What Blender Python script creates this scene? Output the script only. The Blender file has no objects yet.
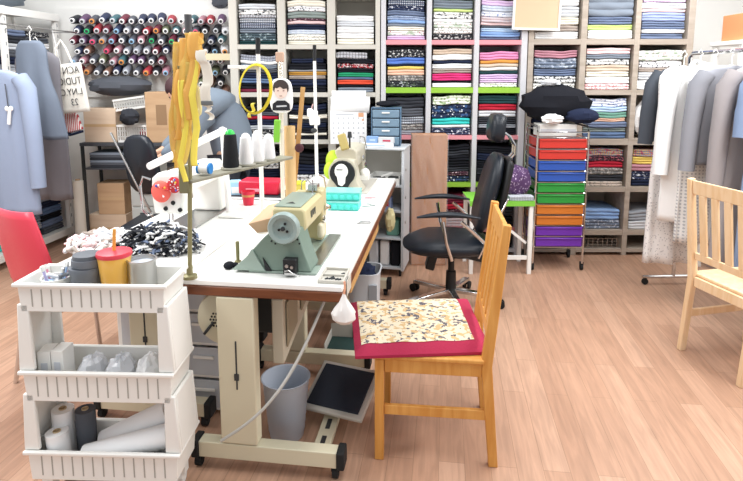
import bpy, math, random
from mathutils import Vector, Matrix
R = math.radians
rnd = random.Random(7)
SC = bpy.context.scene
COL = SC.collection

# ------------------------------------------------------------------ camera, world, light
F, PITCH, EYE, CX = 560.0, R(8.0), 1.58, 371.5
CY = 75 + F*math.tan(PITCH)
cam = bpy.data.cameras.new('camera')
cam.sensor_width = 36; cam.sensor_fit = 'HORIZONTAL'
cam.lens = F/743*36
cam.shift_y = -(240.5-CY)/743
cam.clip_start = 0.05
camo = bpy.data.objects.new('camera', cam); COL.objects.link(camo)
camo.location = (0, 0, EYE); camo.rotation_euler = (R(90)-PITCH, 0, 0)
SC.camera = camo
SC.view_settings.view_transform = 'Standard'
SC.view_settings.look = 'None'
SC.view_settings.gamma = 1
SC.view_settings.use_curve_mapping = False
SC.view_settings.exposure = 0.05
w = bpy.data.worlds.new('world'); SC.world = w; w.use_nodes = True
w.node_tree.nodes['Background'].inputs[0].default_value = (0.93, 0.96, 1, 1)
w.node_tree.nodes['Background'].inputs[1].default_value = 0.75

def area(name, loc, rot, sx, sy, power, color=(1, 1, 1)):
    l = bpy.data.lights.new(name, 'AREA'); l.shape = 'RECTANGLE'; l.size = sx; l.size_y = sy
    l.energy = power; l.color = color
    o = bpy.data.objects.new(name, l); COL.objects.link(o); o.location = loc; o.rotation_euler = rot
    return o
area('added_overhead_light', (-2.1, 2.6, 2.85), (0, 0, 0), 0.6, 3.6, 120)  # unseen overhead light, added strong to brighten the left side
area('added_overhead_light', (0.5, 2.6, 2.85), (0, 0, 0), 0.5, 3.2, 42)  # weaker unseen overhead light added over the middle
area('added_overhead_light', (2.4, 2.6, 2.85), (0, 0, 0), 0.6, 3.6, 120)  # unseen overhead light, added strong to brighten the right side

# ------------------------------------------------------------------ placing helpers
def ray(u, v):
    a = (u-CX)/F; b = -(v-CY)/F
    return (a, math.cos(PITCH)+b*math.sin(PITCH), -math.sin(PITCH)+b*math.cos(PITCH))
def on(u, v, z=0.0):
    d = ray(u, v); t = (z-EYE)/d[2]
    return Vector((d[0]*t, d[1]*t, z))
def at(u, v, Y):
    d = ray(u, v); t = Y/d[1]
    return Vector((d[0]*t, Y, EYE+d[2]*t))
ISL = -R(7.5)                               # the island of tables stands 7.5 degrees askew
IO = Vector((-0.106, 1.988, 0)); K = 0.951
def T(lx, ly, z=0.0):
    c, s = math.cos(ISL), math.sin(ISL); lx *= K; ly *= K
    return Vector((IO.x+c*lx-s*ly, IO.y+s*lx+c*ly, z))

# ------------------------------------------------------------------ materials
def lin(h):
    if not isinstance(h, str): return tuple(h)+(1,) if len(h) == 3 else h
    h = h.lstrip('#'); out = []
    for i in (0, 2, 4):
        c = int(h[i:i+2], 16)/255
        out.append(c/12.92 if c <= 0.04045 else ((c+0.055)/1.055)**2.4)
    return (*out, 1)
MATS = {}
def mat(name, col, rough=0.6, metal=0.0, alpha=1.0, trans=0.0, emit=0, bump=0, bscale=60, spec=0.4, coat=0):
    if name in MATS: return MATS[name]
    m = bpy.data.materials.new(name); m.use_nodes = True; MATS[name] = m
    nt = m.node_tree; b = nt.nodes['Principled BSDF']
    b.inputs['Base Color'].default_value = lin(col)
    b.inputs['Roughness'].default_value = rough; b.inputs['Metallic'].default_value = metal
    b.inputs['Alpha'].default_value = alpha; b.inputs['Specular IOR Level'].default_value = spec
    b.inputs['Transmission Weight'].default_value = trans; b.inputs['Coat Weight'].default_value = coat
    if emit:
        b.inputs['Emission Color'].default_value = lin(col); b.inputs['Emission Strength'].default_value = emit
    tc = nt.nodes.new('ShaderNodeTexCoord'); n = nt.nodes.new('ShaderNodeTexNoise')
    n.inputs['Scale'].default_value = bscale; n.inputs['Detail'].default_value = 4
    nt.links.new(tc.outputs['Object'], n.inputs['Vector'])
    if bump:
        bp = nt.nodes.new('ShaderNodeBump'); bp.inputs['Strength'].default_value = bump; bp.inputs['Distance'].default_value = 0.01
        nt.links.new(n.outputs['Fac'], bp.inputs['Height']); nt.links.new(bp.outputs['Normal'], b.inputs['Normal'])
    mr = nt.nodes.new('ShaderNodeMapRange'); mr.inputs[3].default_value = max(0.02, rough-0.06); mr.inputs[4].default_value = min(1, rough+0.06)
    nt.links.new(n.outputs['Fac'], mr.inputs[0]); nt.links.new(mr.outputs[0], b.inputs['Roughness'])
    return m
def patterned(name, c1, c2, kind, scale=40, thr=0.5, c3=None, rough=0.9):
    """cloth with a printed or woven pattern"""
    if name in MATS: return MATS[name]
    m = mat(name, c1, rough); nt = m.node_tree; L = nt.links.new; b = nt.nodes['Principled BSDF']
    tc = nt.nodes['Texture Coordinate']
    mp = nt.nodes.new('ShaderNodeMapping'); L(tc.outputs['Object'], mp.inputs['Vector'])
    mp.inputs['Location'].default_value = (0.37, 0.11, 0.23)
    def ramp(src, thr, flip=False):
        r = nt.nodes.new('ShaderNodeMath'); r.operation = 'LESS_THAN' if flip else 'GREATER_THAN'
        L(src, r.inputs[0]); r.inputs[1].default_value = thr; return r.outputs[0]
    def wave(d, sc):
        wv = nt.nodes.new('ShaderNodeTexWave'); wv.bands_direction = d; wv.inputs['Scale'].default_value = sc
        wv.inputs['Distortion'].default_value = 0.4
        L(mp.outputs[0], wv.inputs['Vector']); return wv.outputs['Fac']
    if kind == 'dots':
        v = nt.nodes.new('ShaderNodeTexVoronoi'); v.inputs['Scale'].default_value = scale
        L(mp.outputs[0], v.inputs['Vector']); f = ramp(v.outputs['Distance'], thr, True)
    elif kind == 'stripe':
        f = ramp(wave('X', scale/3), thr)
    elif kind == 'hstripe':
        f = ramp(wave('Z', scale/3), thr)
    elif kind == 'check':
        a = nt.nodes.new('ShaderNodeMath'); a.operation = 'ADD'
        L(wave('X', scale/3), a.inputs[0]); L(wave('Z', scale/3), a.inputs[1])
        d = nt.nodes.new('ShaderNodeMath'); d.operation = 'MULTIPLY'; L(a.outputs[0], d.inputs[0]); d.inputs[1].default_value = 0.5
        f = ramp(d.outputs[0], thr)
    else:
        n = nt.nodes.new('ShaderNodeTexNoise'); n.inputs['Scale'].default_value = scale; n.inputs['Detail'].default_value = 3
        L(mp.outputs[0], n.inputs['Vector']); f = ramp(n.outputs['Fac'], thr)
    mx = nt.nodes.new('ShaderNodeMix'); mx.data_type = 'RGBA'
    mx.inputs[6].default_value = lin(c1); mx.inputs[7].default_value = lin(c2); L(f, mx.inputs[0])
    out = mx.outputs[2]
    if c3:
        n2 = nt.nodes.new('ShaderNodeTexNoise'); n2.inputs['Scale'].default_value = scale*0.8
        mp2 = nt.nodes.new('ShaderNodeMapping'); mp2.inputs['Location'].default_value = (5, 3, 1)
        L(tc.outputs['Object'], mp2.inputs['Vector']); L(mp2.outputs[0], n2.inputs['Vector'])
        mx2 = nt.nodes.new('ShaderNodeMix'); mx2.data_type = 'RGBA'
        L(ramp(n2.outputs['Fac'], 0.56), mx2.inputs[0]); L(out, mx2.inputs[6]); mx2.inputs[7].default_value = lin(c3); out = mx2.outputs[2]
    L(out, b.inputs['Base Color'])
    return m
def wood(name, c1, c2, scale=6, axis='Y', rough=0.5):
    if name in MATS: return MATS[name]
    m = mat(name, c1, rough); nt = m.node_tree; L = nt.links.new; b = nt.nodes['Principled BSDF']
    tc = nt.nodes['Texture Coordinate']; mp = nt.nodes.new('ShaderNodeMapping'); L(tc.outputs['Object'], mp.inputs['Vector'])
    s = {'X': (0.12, 1, 1), 'Y': (1, 0.12, 1), 'Z': (1, 1, 0.12)}[axis]; mp.inputs['Scale'].default_value = s
    n = nt.nodes.new('ShaderNodeTexNoise'); n.inputs['Scale'].default_value = scale*6; n.inputs['Detail'].default_value = 6
    n.inputs['Distortion'].default_value = 0.6; L(mp.outputs[0], n.inputs['Vector'])
    cr = nt.nodes.new('ShaderNodeValToRGB'); cr.color_ramp.elements[0].color = lin(c1); cr.color_ramp.elements[1].color = lin(c2)
    cr.color_ramp.elements[0].position = 0.35; cr.color_ramp.elements[1].position = 0.65
    L(n.outputs['Fac'], cr.inputs[0]); L(cr.outputs[0], b.inputs['Base Color'])
    return m
def floor_material():
    m = mat('plank_floor', '#b08468', 0.42); nt = m.node_tree; L = nt.links.new; b = nt.nodes['Principled BSDF']
    tc = nt.nodes['Texture Coordinate']; mp = nt.nodes.new('ShaderNodeMapping'); L(tc.outputs['Object'], mp.inputs['Vector'])
    mp.inputs['Rotation'].default_value = (0, 0, R(90)+R(7.5))
    br = nt.nodes.new('ShaderNodeTexBrick'); L(mp.outputs[0], br.inputs['Vector'])
    br.inputs['Color1'].default_value = lin('#bf9a82'); br.inputs['Color2'].default_value = lin('#ae8870')
    br.inputs['Mortar'].default_value = lin('#96765f'); br.inputs['Scale'].default_value = 1
    br.inputs['Mortar Size'].default_value = 0.0012; br.inputs['Brick Width'].default_value = 0.9; br.inputs['Row Height'].default_value = 0.105
    br.inputs['Bias'].default_value = 0.0; br.offset = 0.37
    mp2 = nt.nodes.new('ShaderNodeMapping'); L(mp.outputs[0], mp2.inputs['Vector']); mp2.inputs['Scale'].default_value = (1.2, 14, 1)
    n = nt.nodes.new('ShaderNodeTexNoise'); n.inputs['Scale'].default_value = 3; n.inputs['Detail'].default_value = 7; n.inputs['Distortion'].default_value = 0.8
    L(mp2.outputs[0], n.inputs['Vector'])
    cr = nt.nodes.new('ShaderNodeValToRGB'); cr.color_ramp.elements[0].color = (0.82, 0.81, 0.80, 1); cr.color_ramp.elements[1].color = (1.12, 1.11, 1.1, 1)
    cr.color_ramp.elements[0].position = 0.3; cr.color_ramp.elements[1].position = 0.7
    L(n.outputs['Fac'], cr.inputs[0])
    mx = nt.nodes.new('ShaderNodeMix'); mx.data_type = 'RGBA'; mx.blend_type = 'MULTIPLY'; mx.inputs[0].default_value = 1
    L(br.outputs['Color'], mx.inputs[6]); L(cr.outputs[0], mx.inputs[7]); L(mx.outputs[2], b.inputs['Base Color'])
    return m
WHITE = mat('white_plastic', '#ecebe6', 0.45)
WLAM = mat('white_laminate', '#f3f2ee', 0.35)
PAINT = mat('white_paint', '#e9e8e4', 0.8)
GREYW = mat('grey_white_paint', '#c4c0b6', 0.6)
STEEL = mat('brushed_steel', '#b9b9b8', 0.3, 1)
CHROME = mat('chrome', '#d5d5d5', 0.15, 1)
BLACK = mat('black_plastic', '#17181a', 0.45)
LEATH = mat('black_leather', '#161c25', 0.38, bump=0.15, bscale=140)
CREAM = mat('cream_enamel', '#cfc8ae', 0.45)
BEIGEM = mat('beige_enamel', '#c4beab', 0.4)
OLIVE = mat('olive_enamel', '#85805a', 0.4, 0.3)
GREENM = mat('green_grey_enamel', '#74877b', 0.4)
GREENL = mat('light_green_grey_enamel', '#93a398', 0.35)
YELM = mat('yellowed_enamel', '#c9be93', 0.45)
DARK = mat('dark_grey_metal', '#3d4042', 0.5, 0.4)
RUBBER = mat('black_rubber', '#1c1c1c', 0.8)
CARD = wood('cardboard', '#bb9977', '#c9a885', 2, 'X', 0.9)
CARDP = wood('pale_cardboard', '#cdb49b', '#d8c2aa', 2, 'X', 0.9)
PINE = wood('pine_wood', '#c98a3f', '#d89f54', 5, 'Z', 0.45)
PINEP = wood('pale_pine_wood', '#dfbd92', '#e8cca8', 5, 'Z', 0.5)
BROWNE = wood('brown_wood_edge', '#5c3019', '#7a4527', 5, 'X', 0.4)
BROWNS = wood('grey_brown_board', '#a09486', '#b0a498', 4, 'X', 0.6)
TANW = wood('tan_wood', '#b98d54', '#c79d66', 5, 'Z', 0.55)
CLEAR = mat('clear_plastic', '#eef2f6', 0.25, alpha=0.35)
HAZYC = mat('milky_plastic', '#dfe4ea', 0.35, alpha=0.62)

# ------------------------------------------------------------------ mesh building
class MB:
    def __init__(s): s.v = []; s.f = []; s.m = []
    def add(s, vs, fs, m=0):
        o = len(s.v); s.v += [tuple(p) for p in vs]; s.f += [tuple(i+o for i in f) for f in fs]; s.m += [m]*len(fs)
    def box(s, c, d, rot=None, m=0):
        hx, hy, hz = d[0]/2, d[1]/2, d[2]/2
        vs = [Vector((x*hx, y*hy, z*hz)) for z in (-1, 1) for y in (-1, 1) for x in (-1, 1)]
        if rot is not None:
            q = rot if not isinstance(rot, (tuple, list)) else (Matrix.Rotation(rot[2], 3, 'Z') @ Matrix.Rotation(rot[1], 3, 'Y') @ Matrix.Rotation(rot[0], 3, 'X'))
            vs = [q @ p for p in vs]
        vs = [p+Vector(c) for p in vs]
        s.add(vs, [(0, 2, 3, 1), (4, 5, 7, 6), (0, 1, 5, 4), (2, 6, 7, 3), (0, 4, 6, 2), (1, 3, 7, 5)], m); return s
    def bb(s, x0, x1, y0, y1, z0, z1, m=0):
        return s.box(((x0+x1)/2, (y0+y1)/2, (z0+z1)/2), (x1-x0, y1-y0, z1-z0), None, m)
    def beam(s, a, b, wx, wy, m=0, up=(0, 0, 1)):
        a, b = Vector(a), Vector(b); z = (b-a).normalized(); u = Vector(up)
        if abs(z.dot(u)) > 0.98: u = Vector((0, 1, 0))
        x = u.cross(z).normalized(); y = z.cross(x)
        q = Matrix((x, y, z)).transposed()
        return s.box((a+b)/2, (wx, wy, (b-a).length), q, m)
    def cyl(s, a, b, r0, r1=None, n=14, m=0, caps=True):
        r1 = r0 if r1 is None else r1
        a, b = Vector(a), Vector(b); z = (b-a).normalized()
        u = Vector((1, 0, 0)) if abs(z.x) < 0.9 else Vector((0, 1, 0))
        x = z.cross(u).normalized(); y = z.cross(x)
        vs = []
        for p, r in ((a, r0), (b, r1)):
            for i in range(n):
                t = 2*math.pi*i/n; vs.append(p+x*(r*math.cos(t))+y*(r*math.sin(t)))
        fs = [(i, (i+1) % n, n+(i+1) % n, n+i) for i in range(n)]
        if caps: fs += [tuple(range(n))[::-1], tuple(range(n, 2*n))]
        s.add(vs, fs, m); return s
    def lathe(s, c, prof, n=24, axis=(0, 0, 1), m=0, ms=None):
        z = Vector(axis).normalized(); u = Vector((1, 0, 0)) if abs(z.x) < 0.9 else Vector((0, 1, 0))
        x = z.cross(u).normalized(); y = z.cross(x); c = Vector(c); o = len(s.v)
        for r, h in prof:
            for i in range(n):
                t = 2*math.pi*i/n; s.v.append(tuple(c+z*h+x*(r*math.cos(t))+y*(r*math.sin(t))))
        for k in range(len(prof)-1):
            for i in range(n):
                s.f.append((o+k*n+i, o+k*n+(i+1) % n, o+(k+1)*n+(i+1) % n, o+(k+1)*n+i)); s.m.append(ms[k] if ms else m)
        for k, rev in ((0, True), (len(prof)-1, False)):
            if prof[k][0] > 1e-5:
                q = [o+k*n+i for i in range(n)]; s.f.append(tuple(q[::-1] if rev else q)); s.m.append(ms[min(k, len(prof)-2)] if ms else m)
        return s
    def tube(s, pts, r, n=8, m=0):
        pts = [Vector(p) for p in pts]; o = len(s.v); k = len(pts); ref = Vector((0.13, 0.37, 0.92))
        for i, p in enumerate(pts):
            t = (pts[min(i+1, k-1)]-pts[max(i-1, 0)]).normalized()
            x = t.cross(ref)
            if x.length < 0.05: x = t.cross(Vector((1, 0, 0)))
            x.normalize(); y = t.cross(x); rr = r[i] if isinstance(r, (list, tuple)) else r
            for j in range(n):
                a = 2*math.pi*j/n; s.v.append(tuple(p+x*(rr*math.cos(a))+y*(rr*math.sin(a))))
        for i in range(k-1):
            for j in range(n):
                s.f.append((o+i*n+j, o+i*n+(j+1) % n, o+(i+1)*n+(j+1) % n, o+(i+1)*n+j)); s.m.append(m)
        s.f.append(tuple(o+j for j in range(n))[::-1]); s.f.append(tuple(o+(k-1)*n+j for j in range(n))); s.m += [m, m]
        return s
    def prism(s, poly, vec, m=0):
        n = len(poly); a = [Vector(p) for p in poly]; b = [p+Vector(vec) for p in a]
        s.add(a+b, [tuple(range(n))[::-1], tuple(range(n, 2*n))]+[(i, (i+1) % n, n+(i+1) % n, n+i) for i in range(n)], m); return s
    def ell(s, c, r, n=16, k=10, m=0, q=None):
        o = len(s.v); c = Vector(c)
        for i in range(k+1):
            ph = math.pi*i/k
            for j in range(n):
                t = 2*math.pi*j/n; p = Vector((r[0]*math.sin(ph)*math.cos(t), r[1]*math.sin(ph)*math.sin(t), r[2]*math.cos(ph)))
                if q is not None: p = q @ p
                s.v.append(tuple(c+p))
        for i in range(k):
            for j in range(n):
                s.f.append((o+i*n+j, o+(i+1)*n+j, o+(i+1)*n+(j+1) % n, o+i*n+(j+1) % n)); s.m.append(m)
        return s
    def grid(s, fn, nu, nv, m=0):
        o = len(s.v)
        for i in range(nu+1):
            for j in range(nv+1): s.v.append(tuple(fn(i/nu, j/nv)))
        for i in range(nu):
            for j in range(nv):
                a = o+i*(nv+1)+j; s.f.append((a, a+nv+1, a+nv+2, a+1)); s.m.append(m)
        return s
    def build(s, name, mats, parent=None, bev=0, smooth=40, solid=0, sub=0, loc=None, rz=0, off=0):
        me = bpy.data.meshes.new(name); me.from_pydata(s.v, [], s.f)
        mats = mats if isinstance(mats, (list, tuple)) else [mats]
        for mt in mats: me.materials.append(mt)
        me.polygons.foreach_set('material_index', s.m); me.update()
        me.polygons.foreach_set('use_smooth', [True]*len(me.polygons))
        me.set_sharp_from_angle(angle=R(smooth))
        o = bpy.data.objects.new(name, me); COL.objects.link(o)
        if parent: o.parent = parent
        if loc is not None: o.location = loc
        o.rotation_euler = (0, 0, rz)
        if solid:
            md = o.modifiers.new('thickness', 'SOLIDIFY'); md.thickness = solid; md.offset = off
        if bev:
            md = o.modifiers.new('bevel', 'BEVEL'); md.width = bev; md.segments = 2; md.limit_method = 'ANGLE'; md.angle_limit = R(50)
        if sub:
            md = o.modifiers.new('sub', 'SUBSURF'); md.levels = sub; md.render_levels = sub
        return o
def tag(o, label, cat, group=None, kind=None):
    o['label'] = label; o['category'] = cat
    if group: o['group'] = group
    if kind: o['kind'] = kind
    return o
def thing(name, label, cat, loc=(0, 0, 0), rz=0, group=None):
    o = bpy.data.objects.new(name, None); COL.objects.link(o); o.empty_display_size = 0.1
    o.location = loc; o.rotation_euler = (0, 0, rz)
    o['_m'] = 0; del o['_m']
    return tag(o, label, cat, group)
def inv(t, p):
    """world point -> frame of thing t"""
    d = Vector(p)-Vector(t.location); a = -t.rotation_euler.z; c, s = math.cos(a), math.sin(a)
    return Vector((c*d.x-s*d.y, s*d.x+c*d.y, d.z))
def struct(o): o['kind'] = 'structure'; return o
def copy_tree(o, parent=None):
    c = o.copy(); COL.objects.link(c); c.parent = parent
    for ch in list(o.children): copy_tree(ch, c)
    return c

# ------------------------------------------------------------------ the room
struct(MB().bb(-4.2, 4.2, -1.0, 5.9, -0.1, 0).build('floor', floor_material()))
struct(MB().bb(-4.2, 4.2, 5.45, 5.6, 0, 3.0).build('wall_back', PAINT))
struct(MB().bb(-4.2, -4.05, 1.9, 5.45, 0, 3.0).build('wall_left', PAINT))
struct(MB().bb(3.55, 3.7, 1.9, 5.45, 0, 3.0).build('wall_right', PAINT))
struct(MB().bb(-4.05, 3.55, 5.43, 5.45, 0, 0.08).build('baseboard_back', PAINT))

# ------------------------------------------------------------------ shelf units on the back wall
SY, SD = 4.78, 0.42
def shelf_unit(name, label, mm, ups, boards, bm, loc_y=SY):
    """ups: list of (x0,x1); boards: list of (z0,z1,material)"""
    x0, x1 = ups[0][0], ups[-1][1]; ox = (x0+x1)/2
    t = thing(name, label, 'shelf unit', (ox, loc_y+SD/2, 0))
    ztop = boards[-1][1]
    for a, b in ups:
        MB().bb(a-ox, b-ox, -SD/2, SD/2, 0, ztop).build('upright', mm, t, bev=0.003)
    for z0, z1, m in boards:
        for (a, b), (c, d) in zip(ups, ups[1:]):
            MB().bb(b-ox, c-ox, -SD/2+0.002, SD/2, z0, z1).build('shelf_board', m, t)
    MB().bb(x0-ox, x1-ox, SD/2, SD/2+0.012, 0, ztop).build('back_panel', bm, t)
    return t
def X(u): return (u-CX)/F*4.67
def Zs(v): return at(CX, v, SY).z
PINKB = mat('pink_board', '#d98f97', 0.5); LIMEB = mat('lime_board', '#8fbe3c', 0.5)
upsA = [(X(228.5), X(236.5)), (X(277), X(285)), (X(327), X(335)), (X(375.5), X(380))]
rowA = [(49, 44.5), (97, 92.5), (144, 140), (190, 186), (232, 228)]
def boards_from(rows, m, extra_top=-4):
    bs = [(0.03, 0.06, m)]
    for lo, hi in reversed(rows):
        bs.append((Zs(lo), Zs(hi), m))
    bs.append((Zs(extra_top), Zs(extra_top)+0.035, m)); return bs
bA = boards_from(rowA, GREYW)
shelf_unit('shelf_unit', 'grey-white cubby shelf unit full of folded fabric behind the thread stands', GREYW, upsA, bA, GREYW)
upsB = [(X(381), X(386)), (X(427), X(432)), (X(475), X(480)), (X(522.5), X(528.5))]
GREYC = mat('light_grey_paint', '#c4c3c6', 0.6)
bB = [(0.03, 0.06, GREYC), (Zs(232), Zs(228), PINKB), (Zs(187), Zs(183), LIMEB), (Zs(139.5), Zs(135.5), PINKB),
      (Zs(93), Zs(87.5), LIMEB), (Zs(44.5), Zs(40), PINKB), (Zs(-4), Zs(-8), LIMEB)]
shelf_unit('shelf_unit', 'tall white shelf unit with pink and lime green boards behind the black office chair', GREYC, upsB, bB, GREYC)
upsC = [(X(529.5), X(535)), (X(582), X(588)), (X(636), X(641.5)), (X(689), X(695.5))]
rowC = [(44.5, 39), (95, 90), (145, 139), (192, 187), (235, 230)]
bC = boards_from(rowC, BROWNS, -8)
shelf_unit('shelf_unit', 'greyish brown wooden shelf unit behind the coloured drawer trolley', BROWNS, upsC, bC, BROWNS)

# ------------------------------------------------------------------ fabrics
def plain(n, c): return mat('cloth_'+n, c, 0.92, bump=0.12, bscale=45, spec=0.15)
FB = {
 'wht': ('white', plain('white', '#eeeeee')), 'crm': ('cream', plain('cream', '#ebe6d8')), 'lgr': ('pale grey', plain('pale_grey', '#cfd2d6')),
 'gry': ('grey', plain('grey', '#9a9ea5')), 'dgr': ('dark grey', plain('dark_grey', '#55585f')), 'cha': ('charcoal', plain('charcoal', '#37393f')),
 'blk': ('black', plain('black', '#1d1e24')), 'nvy': ('navy', plain('navy', '#232a40')), 'slt': ('slate blue', plain('slate', '#6d7a94')),
 'slg': ('slate grey', plain('slate_grey', '#7f8894')), 'dnm': ('denim blue', plain('denim', '#5c7191')), 'sky': ('pale blue', plain('sky', '#b4cbe4')),
 'blu': ('blue', plain('blue', '#5b7cc4')), 'lbl': ('light blue', plain('light_blue', '#8aaad6')), 'tea': ('dark teal', plain('teal', '#274548')),
 'trq': ('turquoise', plain('turquoise', '#3fc4bd')), 'grn': ('green', plain('green', '#2b9468')), 'sgr': ('muted green', plain('sage', '#6f9c8c')),
 'ggr': ('grey-green', plain('grey_green', '#8b9692')), 'lim': ('lime', plain('lime', '#c9dd8a')), 'yel': ('yellow', plain('yellow', '#e0c66a')),
 'mus': ('mustard', plain('mustard', '#b98a42')), 'org': ('orange-red', plain('orange_red', '#d8543c')), 'ora': ('ochre', plain('ochre', '#cf9148')),
 'pch': ('peach', plain('peach', '#e6bda4')), 'pnk': ('pink', plain('pink', '#d98fb6')), 'ppk': ('pale pink', plain('pale_pink', '#e8c9c9')),
 'hot': ('hot pink', plain('hot_pink', '#d83d7c')), 'red': ('red', plain('red', '#b32a3c')), 'mar': ('maroon', plain('maroon', '#6b2538')),
 'rse': ('dusty rose', plain('dusty_rose', '#b5828f')), 'lil': ('lilac', plain('lilac', '#d9bfe0')), 'prw': ('periwinkle', plain('periwinkle', '#9ba8cc')),
 'bei': ('beige', plain('beige', '#cbb9a6')), 'tau': ('taupe', plain('taupe', '#a89c93')), 'brn': ('brown', plain('brown', '#6e5242')),
 'pur': ('purple', plain('purple', '#4f3560')),
 'wdn': ('navy-dotted white', patterned('print_wdn', '#e8e8ea', '#30343f', 'dots', 45, 0.3)),
 'wdb': ('black-dotted white', patterned('print_wdb', '#ecece8', '#26262a', 'dots', 60, 0.28)),
 'wsd': ('finely dotted white', patterned('print_wsd', '#e6e4dc', '#a9a69a', 'dots', 90, 0.35)),
 'wpr': ('white black-printed', patterned('print_wpr', '#e2e2e0', '#3a3c42', 'noise', 50, 0.56)),
 'bpr': ('black white-printed', patterned('print_bpr', '#2a2b30', '#cfcfcd', 'noise', 55, 0.58)),
 'npr': ('navy white-printed', patterned('print_npr', '#2a3350', '#d5d9e2', 'noise', 50, 0.58)),
 'nfl': ('navy floral', patterned('print_nfl', '#1f2a46', '#dfe6ea', 'dots', 40, 0.27, '#31507c')),
 'nck': ('navy checked', patterned('print_nck', '#39435c', '#cdd2db', 'check', 60, 0.62)),
 'gin': ('blue gingham', patterned('print_gin', '#4d6690', '#c9d6ea', 'check', 90, 0.5)),
 'gck': ('grey checked', patterned('print_gck', '#7d838d', '#c5c8cd', 'check', 60, 0.55)),
 'gst': ('grey striped', patterned('print_gst', '#6e7480', '#b9bcc6', 'stripe', 70, 0.5)),
 'bws': ('black-and-white striped', patterned('print_bws', '#23232b', '#e5e5ea', 'stripe', 75, 0.5)),
 'wst': ('blue-striped white', patterned('print_wst', '#e6e8ee', '#9db0c8', 'stripe', 90, 0.55)),
 'tfl': ('dark teal floral', patterned('print_tfl', '#44545c', '#9fb0b5', 'noise', 40, 0.58)),
 'wfl': ('white floral', patterned('print_wfl', '#e9e7e4', '#c07080', 'dots', 35, 0.2, '#b3c0ae')),
 'wbf': ('blue-floral white', patterned('print_wbf', '#e2e6f0', '#7d8fb8', 'noise', 45, 0.58)),
 'wgd': ('green-dotted white', patterned('print_wgd', '#e4e8da', '#9ab084', 'dots', 40, 0.4)),
 'pkc': ('pink checked', patterned('print_pkc', '#e0c3c2', '#b7c2cc', 'check', 80, 0.55)),
 'pkz': ('pink zigzag white', patterned('print_pkz', '#f0dedd', '#dd9a9d', 'noise', 60, 0.52)),
 'rpr': ('red white-printed', patterned('print_rpr', '#b8333c', '#ecdede', 'noise', 60, 0.52, '#22222a')),
 'rbp': ('red-and-black printed', patterned('print_rbp', '#35262e', '#c86a78', 'noise', 70, 0.56)),
 'mul': ('multicoloured checked', patterned('print_mul', '#8d93a8', '#c9a25f', 'check', 50, 0.55, '#a8536a')),
 'gpr': ('grey printed', patterned('print_gpr', '#6f6d6c', '#b5b0aa', 'noise', 60, 0.54)),
 'dfl': ('dark floral', patterned('print_dfl', '#2a2c33', '#c0c4c8', 'dots', 45, 0.28, '#566055')),
 'mpr': ('maroon printed', patterned('print_mpr', '#4c2a38', '#d2b8bf', 'noise', 60, 0.58)),
 'ppr': ('purple printed', patterned('print_ppr', '#50365c', '#c7b2cc', 'dots', 60, 0.26)),
 'slp': ('slate floral', patterned('print_slp', '#6b7688', '#b8c0cc', 'noise', 45, 0.57)),
 'bep': ('beige printed', patterned('print_bep', '#c9bcb0', '#8e857e', 'noise', 60, 0.58)),
}
def fabric_mesh(w, d, h, seed, layers=2, wave=(0, 0, 0)):
    """a folded length of cloth: rounded folds at the front, sagging with the stack, squashed ends"""
    q = random.Random(seed); b = MB(); nx = 12
    prof = []                                     # (y, z) around the section
    layers = max(1, layers)
    for k in range(layers):
        zc = h*(k+0.5)/layers; hh = h/layers/2
        for a in (-78, -40, 0, 40, 78):
            prof.append((0.018-0.018*math.cos(R(a))*(0.75+0.25*q.random()), zc+hh*math.sin(R(a))))
    prof = [(d, 0.0), (0.03, 0.0)]+prof+[(0.03, h), (d*0.5, h), (d, h)]
    n = len(prof); bow = (q.random()-0.5)*0.02; drift = q.random()*6
    ph, a0, a1 = wave
    for i in range(nx+1):
        u = i/nx; x = -w/2+w*u
        e = 1-0.10*(abs(2*u-1)**6)
        wv = 0.5+0.35*math.sin(ph+x*14)+0.15*math.sin(ph*2+x*36)
        for (y, z) in prof:
            yy = y+bow*math.sin(u*3.1)+0.004*math.sin(drift+u*9+z*60) if y < 0.1 else y
            b.v.append((x, max(yy, 0.0), h/2+(z-h/2)*e+(a0+(a1-a0)*z/h)*wv))
    for i in range(nx):
        for j in range(n):
            b.f.append((i*n+j, i*n+(j+1) % n, (i+1)*n+(j+1) % n, (i+1)*n+j)); b.m.append(0)
    b.f.append(tuple(range(n))); b.f.append(tuple(nx*n+j for j in range(n))[::-1]); b.m += [0, 0]
    return b
ORD = ['top', 'second', 'third', 'fourth', 'fifth', 'sixth', 'seventh', 'eighth', 'ninth', 'tenth']
fcount = [0]
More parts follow.
